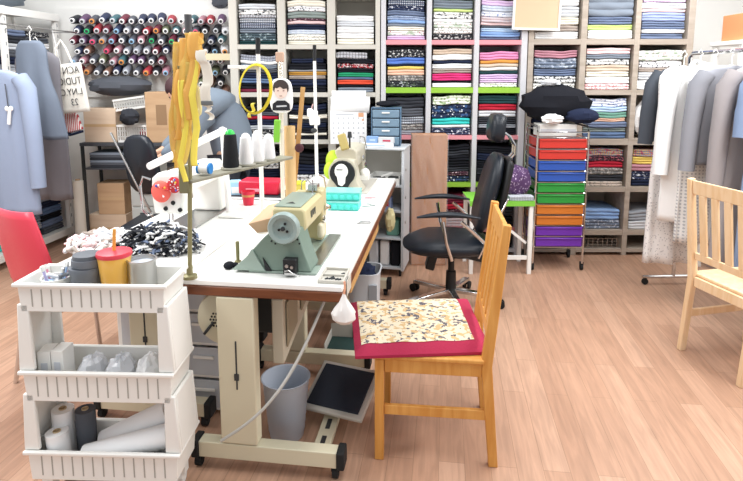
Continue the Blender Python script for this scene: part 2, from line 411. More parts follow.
def stack(x0, x1, zb, items, total, where, group, y=SY+0.02, d=0.36, xf=None, rz=0, origin=None, relabel=None):
    """items top to bottom: (code, relative height[, width fraction[, shift]])"""
    its = [(i, 1.0) if isinstance(i, str) else i for i in items]
    S = sum(i[1] for i in its); z = zb+0.001
    W = x1-x0; n = len(its); ph = rnd.random()*6; amp = min(rnd.uniform(0.004, 0.024), total*.1); total -= amp
    for k in range(n-1, -1, -1):
        it = its[k]; h = total*it[1]/S; wf = it[2] if len(it) > 2 else 0.92+0.05*rnd.random()
        sh = it[3] if len(it) > 3 else (rnd.random()-0.5)*0.03
        fcount[0] += 1
        lab, m = FB[it[0]]
        mesh = fabric_mesh(min(W*wf, W*(1-abs(sh))), d, h*0.96, fcount[0], 1 if h < 0.03 else (2 if h < 0.06 else 3), (ph, amp*(n-1-k)/n, amp*(n-k)/n))
        xc = (x0+x1)/2+W*sh*0.5; yy = y+rnd.random()*0.015
        p = Vector((xc, yy, z)) if xf is None else xf(xc, yy, z)
        o = mesh.build('folded_fabric', m, smooth=60, loc=p, rz=rz)
        pos = 'alone' if n == 1 else ('at bottom' if k == n-1 else ('on top' if k == 0 else ORD[k]+' down'))
        tag(o, f'{lab} folded fabric {pos} {where}', 'fabric', group)
        z += h
COLS = ['first', 'second', 'third']
def fill(ups, c, zb, zt, items, frac, row, unit, group):
    x0 = ups[c][1]; x1 = ups[c+1][0]
    stack(x0+0.008, x1-0.008, zb, items, (zt-zb)*frac, f'in {COLS[c]} column {row} row of {unit}', group)
GA, GB, GC = 'folded fabrics in the grey-white shelves', 'folded fabrics in the pink and lime shelves', 'folded fabrics in the brown shelves'
RW = ['top', 'second', 'third', 'fourth', 'fifth', 'sixth']
def rowspan(bs, r):                         # r counted from the top
    n = len(bs); return bs[n-2-r][1], bs[n-1-r][0]
cellsA = {
 (0, 0): (['lgr', ('wpr', 1), ('bws', .5), ('gck', .9), ('nck', 1), ('slg', .8), ('tfl', 1.4), ('tea', .7)], .86),
 (0, 1): ([('crm', 1.3), ('wdn', 1), ('ggr', 1.4), ('mpr', .4), ('ppk', .7), ('nvy', 1.1), ('wst', .9), ('wsd', 1.3), ('crm', .8)], .95),
 (0, 2): ([('wht', 1), ('lgr', .8), ('wht', 1.1), ('wht', .9), ('crm', 1)], .62),
 (1, 0): ([('gst', 1), ('wht', .6), ('slg', .8), ('dgr', .7), ('nvy', 1), ('dnm', .9), ('blk', 1), ('mar', .6)], .9),
 (1, 1): ([('nvy', .9, .8), ('blk', 1.2), ('gry', .4), ('mus', .7), ('tau', .7), ('nvy', 1.3), ('blk', 1.2)], .8),
 (1, 2): ([('bws', 1.2, .82, -.2), ('blk', .8), ('rpr', .9), ('blk', .7), ('grn', .8), ('dnm', .5), ('org', .8), ('blk', .5), ('slg', .9)], .95),
 (2, 0): ([('blk', 1), ('dgr', .7), ('red', .6), ('nvy', 1), ('lgr', .7), ('bpr', .8), ('wpr', .9)], .8),
 (2, 1): ([('nvy', 1.1), ('blk', .8), ('crm', .9), ('cha', .8), ('nvy', .9), ('blk', 1), ('crm', .5), ('blk', .8)], .85),
 (2, 2): ([('blk', 1), ('cha', 1), ('blk', 1)], .8),
 (3, 0): ([('bpr', 1), ('wpr', 1), ('nvy', 1), ('blk', 1)], .8),
 (3, 1): ([('blk', 1), ('nvy', 1), ('wpr', 1)], .8),
}
for (r, c), (it, fr) in cellsA.items(): fill(upsA, c, *rowspan(bA, r), it, fr, RW[r], 'grey-white shelves', GA)
cellsB = {
 (0, 0): ([('nck', 1.2), ('npr', .8), ('slt', .9), ('gin', .8), ('lbl', .6), ('slg', .5), ('crm', .7), ('wfl', .9), ('lil', .8)], .97),
 (0, 1): ([('slg', 1.5), ('lim', .4), ('wpr', 1.1), ('wht', .5), ('wfl', .9), ('wdb', .9), ('bpr', 1)], .95),
 (0, 2): ([('lil', 1), ('wst', 1), ('wbf', .9), ('pkc', 1), ('ppk', .5), ('dgr', .4, .9), ('sky', .7), ('lbl', .9), ('slt', .5)], .96),
 (1, 0): ([('bpr', 1.2), ('blu', 1.1), ('nvy', .3), ('yel', .5), ('pch', .9), ('gpr', .9), ('dfl', 1)], .9),
 (1, 1): ([('bei', 1), ('wht', 1), ('nvy', .6), ('wht', .9), ('tau', .8), ('hot', 1.3), ('blk', .4), ('wht', .8)], .92),
 (1, 2): ([('pnk', 1.5), ('ora', .6), ('bei', .6), ('wht', .6), ('tea', .6), ('lil', .8), ('lil', .7), ('wdb', .8)], .86),
 (2, 0): ([('cha', 1.4), ('dgr', 1.1), ('gck', 1), ('gpr', .8), ('gry', .6)], .92),
 (2, 1): ([('wgd', 1.2), ('nfl', 1.9), ('trq', .9), ('wht', .4), ('npr', 1)], .96),
 (2, 2): ([('tea', 1.2), ('red', .9), ('lgr', .9), ('cha', 1), ('gry', .5), ('blk', 1)], .95),
 (3, 0): ([('blk', 1), ('cha', 1)], .6),
 (3, 1): ([('blk', 1), ('cha', .8), ('blk', 1), ('blk', 1), ('cha', .8), ('mpr', .7), ('nfl', 1.1)], .9),
 (3, 2): ([('blk', 1), ('nvy', 1), ('blk', 1), ('cha', 1), ('blk', 1)], .85),
 (4, 1): ([('mar', 1), ('red', .6), ('mpr', 1), ('pkc', 1)], .8),
 (4, 2): ([('blk', 1), ('cha', 1), ('blk', 1)], .8),
 (5, 1): ([('blk', 1), ('dgr', 1)], .8),
 (5, 2): ([('cha', 1), ('blk', 1)], .8),
}
for (r, c), (it, fr) in cellsB.items():
    z0, z1 = rowspan(bB, r) if r < 5 else (bB[0][1], bB[1][0])
    fill(upsB, c, z0, z1, it, fr, RW[r], 'pink-and-lime shelves', GB)
cellsC = {
 (0, 0): ([('wht', 1.2), ('lgr', 1.4), ('crm', 1), ('tau', .8), ('wht', 1)], .92),
 (0, 1): ([('slg', 2.6), ('slt', .9), ('lim', .6), ('wht', 1.1)], .97),
 (0, 2): ([('lil', 1), ('lgr', .9), ('ppk', .4), ('prw', 1.2), ('slt', 1.1), ('wht', .5), ('slt', .8)], .97),
 (1, 0): ([('rse', 1), ('slp', 1.4), ('slt', 1), ('wpr', .9), ('wdb', .9)], .9),
 (1, 1): ([('ppk', .8), ('slg', .6), ('wpr', .8), ('bei', .8), ('crm', .7), ('wht', .9), ('pkz', .8)], .94),
 (1, 2): ([('wfl', 1.1), ('wdn', .7), ('tau', .4), ('lgr', .8), ('wht', 1)], .9),
 (2, 1): ([('wbf', 1.3), ('sky', .8), ('sgr', .9), ('pch', .6), ('slt', .9), ('ggr', .7), ('dnm', 1)], .95),
 (2, 2): ([('lgr', 1, .5, .5), ('yel', 1.2, .5, .5), ('slt', .8, .5, .5)], .6),
 (3, 1): ([('mul', 1), ('rbp', .7), ('red', .9), ('gpr', .9), ('cha', .9), ('bep', .7)], .92),
 (3, 2): ([('mul', .9), ('yel', .9), ('rse', .8), ('npr', 1), ('nvy', .8)], .9),
 (4, 1): ([('lbl', 1), ('slp', .8)], .55),
 (4, 2): ([('gry', 1), ('lgr', .8)], .5),
}
for (r, c), (it, fr) in cellsC.items(): fill(upsC, c, *rowspan(bC, r), it, fr, RW[r], 'brown shelves', GC)

# ------------------------------------------------------------------ thread cones on the pegged wall board
cone_cols = [('dark grey', '#5b5e68'), ('maroon', '#7c3848'), ('navy', '#38405c'), ('grey', '#9598a2'), ('red', '#b4404c'),
             ('olive green', '#70775c'), ('white', '#e8e8ea'), ('purple', '#6c5070'), ('teal', '#4c747c'), ('brown', '#846254'), ('dusty rose', '#b88490'), ('black', '#2c2e36')]
core_cols = [('white', '#f2f2f2'), ('green', '#37b873'), ('pink', '#e5587c'), ('orange', '#e29a58'), ('light blue', '#9cc4e2'), ('pale grey', '#cfd3d8')]
COREM = [mat('spool_core_'+n.replace(' ', '_'), c, 0.4) for n, c in core_cols]
THRM = [mat('thread_'+n.replace(' ', '_'), c, 0.7, bump=0.2, bscale=120) for n, c in cone_cols]
HOLE = mat('spool_hole', '#3a3a3e', 0.9)
cone_mesh = {}
def cone(ci, ki):
    if (ci, ki) in cone_mesh: return cone_mesh[ci, ki].copy()
    b = MB()   # axis +y = towards wall; tip (core end) at y = 0
    b.lathe((0, 0, 0), [(0.013, 0.006), (0.0135, -0.002), (0.022, 0.0), (0.023, 0.018), (0.031, 0.02), (0.041, 0.15), (0.039, 0.158), (0.0, 0.16)], 14, (0, 1, 0), ms=[2, 1, 1, 0, 0, 0, 0])
    b.lathe((0, 0, 0), [(0.0131, 0.001), (0.0, 0.0065)], 14, (0, 1, 0), m=2)
    o = b.build('thread_cone', [THRM[ci], COREM[ki], HOLE], smooth=50)
    cone_mesh[ci, ki] = o
    return o
BRD = thing('thread_rack', 'white pegged wall board carrying rows of thread cones', 'thread rack', (-2.05, 5.40, 1.7))
MB().bb(-.95, 0.74, 0.02, 0.045, -0.33, 0.50).build('board', PAINT, BRD)
rowv = [21, 31.5, 41.5, 51.5, 62, 73]
rown = ['top', 'second', 'third', 'fourth', 'fifth', 'sixth', 'seventh', 'eighth']
pegs = MB(); used = {}
for r, v in enumerate(rowv+[84, 93]):
    for k in range(17):
        u = 72+k*9.9+(4.5 if r % 2 else 0)+rnd.uniform(-.5, .5)
        if u > 227: continue
        if r >= 6 and u < 196: continue
        if r < 6 and rnd.random() < 0.03: continue
        p = at(u, v+rnd.uniform(-.7, .7), 5.2)
        ci = rnd.choices(range(len(cone_cols)), [4, 3, 3, 3, 3, 2, 2, 2, 2, 2, 2, 3 if u > 150 else 1])[0]
        ki = rnd.choices(range(6), [7, 1.2, 1, 1.2, 1.2, 3])[0]
        o = cone(ci, ki); 
        if o.name not in COL.objects: COL.objects.link(o)
        o.location = p; o.rotation_euler = (R(14+rnd.uniform(-4, 4)), 0, R(10+rnd.uniform(-6, 6)))
        tag(o, f'{cone_cols[ci][0]} thread cone with {core_cols[ki][0]} core in {rown[r]} row of wall rack', 'thread cone', 'thread cones on the wall rack')
        q = p-Vector(BRD.location); pegs.cyl((q.x, q.y+0.16, q.z), (q.x-0.005, 0.02, q.z+0.02), 0.005, n=6)
pegs.build('pegs', STEEL, BRD)

# ------------------------------------------------------------------ island of sewing tables
TZ = 0.80
def sewing_table(label, lx0, lx1, ly0, ly1, feet, post_x):
    o = T((lx0+lx1)/2, ly0); t = thing('sewing_table', label, 'table', o, ISL, 'white sewing tables of the island')
    hw = (lx1-lx0)/2*K; L = (ly1-ly0)*K
    MB().bb(-hw+.003, hw-.003, .003, L-.003, TZ-.022, TZ).build('tabletop', WLAM, t, bev=.004)
    e = MB(); e.bb(-hw, hw, 0, L, TZ-.062, TZ-.0225); e.build('edge_band', BROWNE, t, bev=.006)
    for fy in feet:
        f = thing_part('leg_frame', t)
        px = post_x
        m = MB(); m.bb(px-.075, px+.075, fy-.03, fy+.03, .125, TZ-.063); m.build('post', CREAM, f, bev=.006)
        MB().bb(px-.003, px+.003, fy-.032, fy-.03, .36, .56).bb(px-.009, px+.009, fy-.036, fy-.03, .40, .425).build('slot', DARK, f)
        MB().bb(-hw+.05, hw-.03, fy-.028, fy+.028, .055, .122).build('foot_beam', CREAM, f, bev=.004)
        for sx in (-1, 1):
            MB().bb(hw-.032 if sx > 0 else -hw+.02, hw if sx > 0 else -hw+.052, fy-.037, fy+.037, .053, .127).build('end_cap', RUBBER, f, bev=.006)
            c = MB(); x = sx*(hw-.04)
            c.cyl((x-.012, fy, .024), (x+.012, fy, .024), .024, n=16).bb(x-.016, x+.016, fy-.012, fy+.012, .03, .055)
            c.build('caster', RUBBER, f)
    return t
def thing_part(name, parent):
    e = bpy.data.objects.new(name, None); COL.objects.link(e); e.parent = parent; e.empty_display_size = .05
    return e
t1 = sewing_table('white sewing table with brown edge carrying the green-grey sewing machine in front', -.68, 0, 0, 1.345, (.03, .80), -.10)
MB().box((.306, .70, .711), (.022, .95, .05), (0, 0, 0)).build('slide_rail', TANW, t1, bev=.004)
mt = MB(); mt.lathe((-.19, .10, .60), [(.0, -.01), (.08, -.008), (.11, .004), (.116, .02), (.116, .07), (.09, .1), (0, .1)], 32, (0, 1, 0))
mo = mt.build('motor', CREAM, t1)
hl = MB()
for i in range(-3, 4):
    for j in range(-3, 4):
        if i*i+j*j < 11: hl.cyl((-.20+i*.013+(j % 2)*.006, .089, .60+j*.013), (-.20+i*.013+(j % 2)*.006, .095, .60+j*.013), .0045, n=8)
hl.build('vent_holes', BLACK, mo)
MB().tube([(-.265, .085, .54), (-.245, .08, .565), (-.225, .086, .59)], .006).build('motor_lever', DARK, mo)
cb = MB(); cb.prism([(.0, .14, .68), (.0, .62, .70), (.0, .62, .50), (.0, .14, .40)], (.05, 0, 0)).build('control_box', BEIGEM, t1, bev=.006)
pn = MB(); pn.prism([(.053, .17, .655), (.053, .33, .665), (.053, .33, .50), (.053, .17, .46)], (.006, 0, 0)); pn.prism([(.053, .40, .67), (.053, .58, .675), (.053, .58, .55), (.053, .40, .52)], (.006, 0, 0))
pn.build('cover_panel', mat('dark_beige', '#9a9078', .5), t1, bev=.003)
MB().bb(-.095, -.01, .2, .6, .50, .695).build('oil_pan', DARK, t1, bev=.01)
ped = thing_part('treadle', t1)
MB().beam((.20, .07, .03), (.20, .82, .03), .07, .03).build('treadle_bar', CREAM, ped, bev=.004)
sl = MB()
for k in range(4): sl.bb(.19, .21, .14+k*.12, .21+k*.12, .0455, .047)
sl.build('bar_slots', DARK, ped)
q = (R(22), 0, R(-14))
MB().box((.235, .43, .13), (.30, .27, .022), q).build('pedal_frame', GREYW, ped, bev=.006)
MB().box((.233, .425, .144), (.255, .225, .01), q).build('pedal_pad', mat('navy_pad', '#262b36', .85, bump=.3, bscale=200), ped, bev=.004)
MB().bb(.18, .22, .38, .46, .045, .125).build('pedal_bracket', STEEL, ped)
t2 = sewing_table('white sewing table at the far end carrying the beige sewing machine', -.68, 0, 1.35, 2.36, (.2, .62), 0)
t3 = sewing_table('white side table under the black-and-white scrap bundle beside the near sewing table', -1.30, -.685, .085, 1.345, (.2, .95), 0)
t4 = sewing_table('white side table under the red plastic box behind the thread stands', -1.30, -.685, 1.35, 2.05, (.12, .6), 0)

# ------------------------------------------------------------------ green-grey sewing machine in front
gm = thing('sewing_machine', 'green-grey and cream industrial sewing machine with round handwheel facing us', 'sewing machine', T(-.263, .115, TZ), ISL); GS = .86; gm.scale = (GS, GS, GS)
def L(u, v, Y, t=gm): return inv(t, at(u, v, Y))/GS
MB().bb(-.175, .145, -.005, .62, .001, .012).build('bed_plate', GREENL, gm, bev=.003)
MB().bb(.075, .145, .10, .62, .0125, .016).build('slide_plate', STEEL, gm)
body = MB()
body.prism([(-.25, .0, .013), (.12, .0, .013), (.085, .0, .11), (.06, .0, .20), (-.06, .0, .20), (-.10, .0, .17), (-.185, .0, .075)], (0, .16, 0))
body.build('column', GREENM, gm, bev=.005, smooth=15)
rb = MB(); rb.prism([(-.255, -.012, .012), (-.09, -.012, .012), (-.105, -.012, .03), (-.155, -.012, .115), (-.18, -.012, .078)], (0, .012, 0)).build('belt_guard', GREENL, gm, bev=.003)
MB().prism([(-.093, -.008, .014), (-.065, -.008, .014), (-.105, -.008, .075)], (0, .008, 0)).build('belt_gap', BLACK, gm)
arm = MB(); arm.prism([(-.09, .10, .17), (.065, .10, .17), (.075, .10, .20), (.07, .10, .27), (.055, .10, .285), (-.075, .10, .285), (-.09, .10, .27)], (0, .44, 0))
arm.build('arm', YELM, gm, bev=.01)
tp = MB().bb(-.085, .045, .115, .44, .2855, .292).build('top_cover', GREENL, gm, bev=.003)
MB().prism([(-.04, .17, .2925), (.005, .17, .2925), (-.018, .205, .2925)], (0, 0, .001)).build('arrow_mark', DARK, tp)
lg = MB()
for k, (a, b) in enumerate(((.2, .235), (.245, .27), (.28, .30))): lg.bb(.0725, .0745, a, b, .215+(k == 1)*.004, .25)
lg.build('nameplate_marks', mat('mark_dark', '#4a4a40', .6), gm)
MB().bb(-.02, .075, .46, .56, .03, .30).bb(.02, .07, .47, .55, .02, .05).build('head', YELM, gm, bev=.012)
MB().cyl((.045, .50, .013), (.045, .50, .06), .004).bb(.03, .06, .485, .515, .014, .02).build('needle_bar', CHROME, gm)
MB().lathe((.08, .44, .15), [(.0, 0), (.022, .002), (.022, .012), (.0, .014)], 18, (1, 0, 0)).build('stitch_dial', CHROME, gm)
hd = MB(); hd.lathe((.08, .50, .20), [(.0, 0), (.018, .002), (.02, .01), (.01, .02), (.012, .03), (0, .032)], 18, (1, 0, 0))
hd.build('tension_dial', CHROME, gm)
MB().bb(.06, .09, .38, .46, .06, .135).build('knee_lift_cover', CREAM, gm, bev=.012)
lv = MB(); lv.tube([(.03, .42, .29), (.03, .43, .36), (.05, .47, .385), (.075, .50, .36), (.08, .52, .30)], .004); lv.tube([(-.04, .46, .30), (-.04, .47, .34), (-.02, .49, .36), (0, .5, .33)], .004)
lv.bb(.0, .05, .44, .50, .30, .33); lv.build('thread_guides', CHROME, gm)
wc = L(286, 226, gm.location.y); wc.y = -.051
wh = MB(); wh.lathe(wc, [(.0, .004), (.012, .004), (.014, .012), (.03, .016), (.045, .012), (.05, .0), (.066, -.004), (.072, .006), (.074, .02), (.072, .034), (.05, .046), (.0, .05)], 40, (0, 1, 0))
wo = wh.build('handwheel', mat('wheel_grey_green', '#93a39f', .35), gm)
MB().lathe(wc, [(.0, -.006), (.009, -.005), (.0105, .004), (.0, .005)], 18, (0, 1, 0)).build('wheel_screw', DARK, wo)
for a in (70, 200, 320):
    p = wc+Vector((.022*math.cos(R(a)), .008, .022*math.sin(R(a)))); MB().cyl(p, p+Vector((0, .004, 0)), .006, n=12).build('wheel_hole', BLACK, wo)
bh = MB()
for (u, v) in ((271, 241.5), (275, 244), (276, 240), (293, 241), (298, 239), (300, 243)):
    p = L(u, v, gm.location.y); bh.cyl((p.x, -.003, p.z), (p.x, .001, p.z), .0045, n=10)
bh.build('oil_holes', BLACK, gm)
bw = MB(); bw.bb(.0, .062, -.045, -.004, .012, .085)
bwo = bw.build('bobbin_winder', BLACK, gm, bev=.004)
bm = MB(); bm.cyl((.02, -.052, .055), (.02, -.045, .055), .008); bm.cyl((.043, -.052, .05), (.043, -.045, .05), .007); bm.tube([(.01, -.05, .03), (.03, -.056, .038), (.05, -.05, .02), (.07, -.045, .012)], .0035); bm.bb(.008, .058, -.05, -.045, .013, .024)
bm.build('winder_gears', STEEL, bwo)
_c, _s = math.cos(ISL), math.sin(ISL); _o = (-.165, .175)
tag(MB().prism([(-.01, 0, 0), (.03, .02, 0), (.055, .02, .065), (-.05, 0, .04)], (.005, .27, .02)).build('cardboard_sleeve', wood('tan_card', '#c7a484', '#d2b090', 2, 'Y', .85), loc=gm.location+Vector((_c*_o[0]-_s*_o[1], _s*_o[0]+_c*_o[1], .11)), rz=ISL, bev=.003),
    'tan cardboard sleeve leaning behind the green-grey sewing machine', 'cardboard')
sp = thing('spool_pin', 'short brass spool pin standing on the table beside the green-grey machine', 'pin', on(238, 262, TZ))
MB().lathe((0, 0, 0), [(.014, 0), (.014, .006), (.007, .008), (.0085, .085), (.006, .09), (0, .09)], 16).build('pin', OLIVE, sp)
tag(MB().ell((0, 0, .012), (.022, .03, .014)).ell((.02, .01, .01), (.018, .015, .01)).build('cloth_scrap', FB['blk'][1], loc=on(229, 268, TZ)), 'small black cloth scrap beside the foot of the green-grey machine', 'cloth')
pt = thing('parts_tray', 'grey metal parts tray let into the front right corner of the table', 'tray', T(-.055, .105, TZ), ISL)
MB().bb(-.05, .05, -.075, .075, .0005, .004).bb(-.05, .05, -.075, -.068, .004, .014).bb(-.05, .05, .068, .075, .004, .014).bb(-.05, -.043, -.068, .068, .004, .014).bb(.043, .05, -.068, .068, .004, .014).bb(-.043, .043, -.004, .004, .004, .013).build('tray', GREYW, pt, bev=.002)
sc = MB()
for k in range(9):
    x, y = rnd.uniform(-.03, .03), rnd.choice((-1, 1))*rnd.uniform(.015, .05); sc.cyl((x, y, .0045), (x+.012, y+.006, .0075), .004, n=8)
sc.build('screws', DARK, pt)
MB().bb(.0565, .0595, -.05, .04, -.055, .005).build('switch_plate', GREYW, pt, bev=.002)

# ------------------------------------------------------------------ beige machine on the far table
fm = thing('sewing_machine', 'beige industrial sewing machine with black belt guard on the far table', 'sewing machine', T(-.32, 1.75, TZ), ISL)
MB().bb(-.09, .17, -.02, .50, .001, .01).build('bed_plate', GREYW, fm, bev=.003)
MB().prism([(-.13, 0, .011), (.14, 0, .011), (.10, 0, .07), (.075, 0, .22), (-.065, 0, .22), (-.09, 0, .10)], (0, .13, 0)).build('column', BEIGEM, fm, bev=.01)
MB().prism([(-.07, .08, .16), (.085, .08, .16), (.085, .08, .27), (.06, .08, .29), (-.05, .08, .29), (-.07, .08, .27)], (0, .36, 0)).build('arm', BEIGEM, fm, bev=.012)
MB().bb(0, .085, .38, .47, .03, .28).build('head', BEIGEM, fm, bev=.012)
g = MB()
ring = [(math.cos(R(a)), math.sin(R(a))) for a in range(-50, 231, 20)]
g.prism([(.0+.085*x, -.03, .135+.085*z) for x, z in ring]+[(-.012, -.03, .015), (.02, -.03, .012)], (0, .028, 0)).build('belt_guard', BLACK, fm, bev=.004)
g = MB(); g.prism([(.045*x-.005, -.04, .15+.05*z) for x, z in ring]+[(-.025, -.04, .06), (.0, -.04, .05), (.02, -.04, .07)], (0, .012, 0)); g.build('guard_plate', WHITE, fm, bev=.004)
MB().bb(-.035, .005, -.0415, -.04, .158, .164).build('guard_mark', DARK, fm)
g = MB()
for a in range(0, 360, 15): pass
g.lathe((0, -.01, .135), [(.085, 0), (.098, .003), (.098, .012), (.085, .018)], 36, (0, 1, 0)).build('handwheel', BEIGEM, fm)
d = MB(); d.lathe((.095, .33, .14), [(0, 0), (.03, .002), (.034, .012), (.02, .02), (0, .022)], 18, (1, 0, 0)); d.build('tension_dial', CHROME, fm)
MB().lathe((.095, .25, .2), [(0, 0), (.022, .002), (.022, .012), (0, .015)], 18, (1, 0, 0)).build('stitch_dial', CHROME, fm)
MB().tube([(.06, .36, .29), (.06, .37, .34), (.085, .4, .33), (.1, .42, .25)], .004).build('thread_guide', CHROME, fm)
d = MB(); d.ell((.12, .2, .10), (.035, .05, .035)); d.bb(.09, .15, .15, .24, .06, .09); d.build('work_lamp', WHITE, fm)
MB().box((-.005, .05, .335), (.055, .035, .11), (R(-12), R(-18), 0)).build('thread_pad', mat('khaki_pad', '#b5a366', .8), fm, bev=.008)
MB().ell((-.09, .12, .20), (.05, .07, .07)).ell((-.10, .05, .14), (.04, .05, .06)).build('scrap_bag', mat('lime_cloth', '#b9d53a', .7, bump=.3, bscale=50), fm)
MB().cyl((.03, .1, .29), (.03, .1, .38), .006).cyl((.03, .1, .36), (.03, .1, .4), .016, .012).build('spool_pin', DARK, fm)

# ------------------------------------------------------------------ small things on the tables
TURQ = mat('turquoise_plastic', '#4fd0c4', .35)
def compartment_box(label, loc, rz):
    t = thing('compartment_box', label, 'box', loc, rz, 'turquoise compartment boxes')
    W, D, H = .235, .13, .045
    b = MB(); b.bb(-W/2, W/2, -D/2, D/2, 0, .005)
    for s in (-1, 1): b.bb(-W/2, W/2, s*D/2-.002, s*D/2+.002, .005, H); b.bb(s*W/2-.002, s*W/2+.002, -D/2, D/2, .005, H)
    for k in range(1, 6): b.bb(-W/2+W*k/6-.0012, -W/2+W*k/6+.0012, -D/2, D/2, .005, H-.006)
    b.bb(-W/2, W/2, -.0012, .0012, .005, H-.006)
    b.build('tray', TURQ, t, bev=.0015)
    r = MB(); 
    for k in range(6): r.ell((-W/2+W*(k+.5)/6, -D/2-.004, H*.45), (.016, .008, .016), 10, 6)
    r.build('scallops', TURQ, t)
    MB().bb(-W/2-.004, W/2+.004, -D/2-.004, D/2+.004, H, H+.008).build('lid', mat('turquoise_lid', '#9be6df', .2, alpha=.75), t, bev=.002)
    return t
cp = on(340, 208, TZ)
compartment_box('turquoise compartment box, the lower of the stacked pair before the beige machine', cp+Vector((0, 0, .001)), ISL)
compartment_box('turquoise compartment box, the upper of the stacked pair before the beige machine', cp+Vector((0.003, .012, .056)), ISL+R(3))
PAPER = mat('paper', '#eeeeec', .8)
def sheet_thing(name, label, cat, loc, sx, sy, rz, m, marks=None, mm=None):
    t = thing(name, label, cat, loc, rz)
    MB().bb(-sx/2, sx/2, -sy/2, sy/2, .0005, .0035).build('sheet', m, t)
    if marks:
        b = MB()
        for (x, y, w_, h_) in marks: b.bb(x*sx-w_*sx/2, x*sx+w_*sx/2, y*sy-h_*sy/2, y*sy+h_*sy/2, .0036, .0042)
        b.build('print', mm, t)
    return t
sheet_thing('card', 'pale red printed card on the table right of the turquoise boxes', 'card', on(370, 198.5, TZ), .085, .07, ISL, mat('pale_red_card', '#e9c3c3', .6), [(0, .2, .8, .2), (-.1, -.2, .5, .12)], mat('card_red', '#c86a70', .6))
sheet_thing('pattern_sheet', 'white printed paper on the table edge below the red card', 'paper', on(370, 206, TZ), .10, .16, ISL-R(12), PAPER, [(-.2, .2, .3, .2), (.15, .05, .35, .2), (-.1, -.25, .5, .15)], mat('print_grey', '#8b9590', .8))
tag(MB().bb(-.03, .03, -.012, .012, .001, .012).cyl((-.045, 0, .007), (-.02, 0, .007), .006).build('clip', STEEL, loc=on(365, 223.5, TZ), rz=ISL+.3, bev=.002), 'small metal clip lying on the near table right of the machine', 'clip')
# red box, folders, red cup, yellow box
rx = on(258, 197, TZ)
bk = thing('folder', 'dark folder lying under the red plastic box', 'folder', rx+Vector((.02, .03, .001)), ISL)
MB().bb(-.19, .19, -.12, .12, 0, .02).build('cover', FB['cha'][1], bk, bev=.004); MB().bb(-.185, .185, -.122, -.119, .004, .016).build('pages', PAPER, bk)
rbx = thing('plastic_box', 'red plastic box with pale label behind the red cup', 'box', rx+Vector((-.0, .04, .0235)), ISL)
REDP = mat('red_plastic', '#cf2440', .35)
MB().prism([(-.13, -.08, 0), (.15, -.08, 0), (.16, -.08, .085), (-.11, -.08, .085)], (0, .16, 0)).build('body', REDP, rbx, bev=.008)
MB().prism([(-.06, -.082, .02), (.03, -.082, .02), (.03, -.082, .04), (-.06, -.082, .04)], (0, .001, 0)).build('label', mat('pink_label', '#eaa0ae', .6), rbx)
cu = thing('cup', 'small red cup with a gold band on the table behind the green-grey machine', 'cup', on(254, 199, TZ)+Vector((.0, -.16, 0.001)), 0)
MB().lathe((0, 0, 0), [(0, 0), (.03, 0), (.042, .085), (.038, .085), (.028, .005), (0, .006)], 24).build('cup', REDP, cu)
MB().lathe((0, 0, 0), [(.0345, .035), (.0395, .065)], 24).build('band', mat('gold_band', '#c58a54', .5), cu)
yb = thing('box', 'yellowish box with lime lid behind the green-grey machine arm', 'box', on(296, 199, TZ)+Vector((0, .0, .001)), ISL)
MB().bb(-.055, .055, -.04, .04, 0, .1).build('body', mat('khaki_box', '#c2b04e', .6), yb, bev=.004); MB().bb(0, .055, -.042, .042, .1, .112).build('lid', mat('lime_lid', '#d8d838', .5), yb, bev=.003)
tc = thing('tissue_pack', 'pale blue tissue pack on the side table under the thread shelf', 'tissues', on(236, 197, TZ)+Vector((0, 0, .001)), .2)
MB().bb(-.04, .04, -.03, .03, 0, .11).build('pack', mat('tissue_blue', '#9fcbe2', .6), tc, bev=.012); MB().bb(-.025, .02, -.031, -.0295, .03, .07).build('label', PAPER, tc)
# scrap bundle of black and white strips: uncountable
def ragged(name, c, r, m, n, seed, label, cat, sz=(.03, .012), kind=None, up=.6):
    q = random.Random(seed); b = MB(); nm = len(m)
    for k in range(n):
        th, ph = q.random()*6.28, math.acos(q.uniform(-.05, 1)); rr = q.uniform(.6, 1)
        p = Vector((r[0]*rr*math.sin(ph)*math.cos(th), r[1]*rr*math.sin(ph)*math.sin(th), max(.012, r[2]*rr*math.cos(ph))))
        a = q.random()*6.28; d = Vector((math.cos(a), math.sin(a), q.uniform(-.4, .4)))*sz[0]*q.uniform(.6, 1.4)
        b.tube([p-d, p+Vector((q.uniform(-1, 1), q.uniform(-1, 1), q.uniform(0, 1)))*sz[0]*.5, p+d], [sz[1]*.6, sz[1], sz[1]*.5], 5, q.randrange(nm))
    for i, v in enumerate(b.v):
        if v[2] < .001: b.v[i] = (v[0], v[1], .001)
    o = b.build(name, m, loc=c, smooth=80); tag(o, label, cat, None, kind); return o
BW = [FB['wht'][1], FB['blk'][1], FB['bpr'][1], FB['cha'][1], FB['wpr'][1], FB['dgr'][1], FB['slt'][1]]
c0 = on(160, 250, TZ)
ragged('scrap_bundle', c0, (.19, .12, .12), BW, 620, 3, 'tangled bundle of black and white fabric strips on the side table', 'fabric scraps', (.026, .0065), 'stuff')
ragged('scrap_pile', on(98, 246, TZ), (.13, .16, .05), [FB['wht'][1], FB['lgr'][1], FB['wht'][1], FB['ppk'][1], FB['tau'][1]], 150, 4, 'loose pale scraps on the far left corner of the side table', 'fabric scraps', (.035, .01), 'stuff')

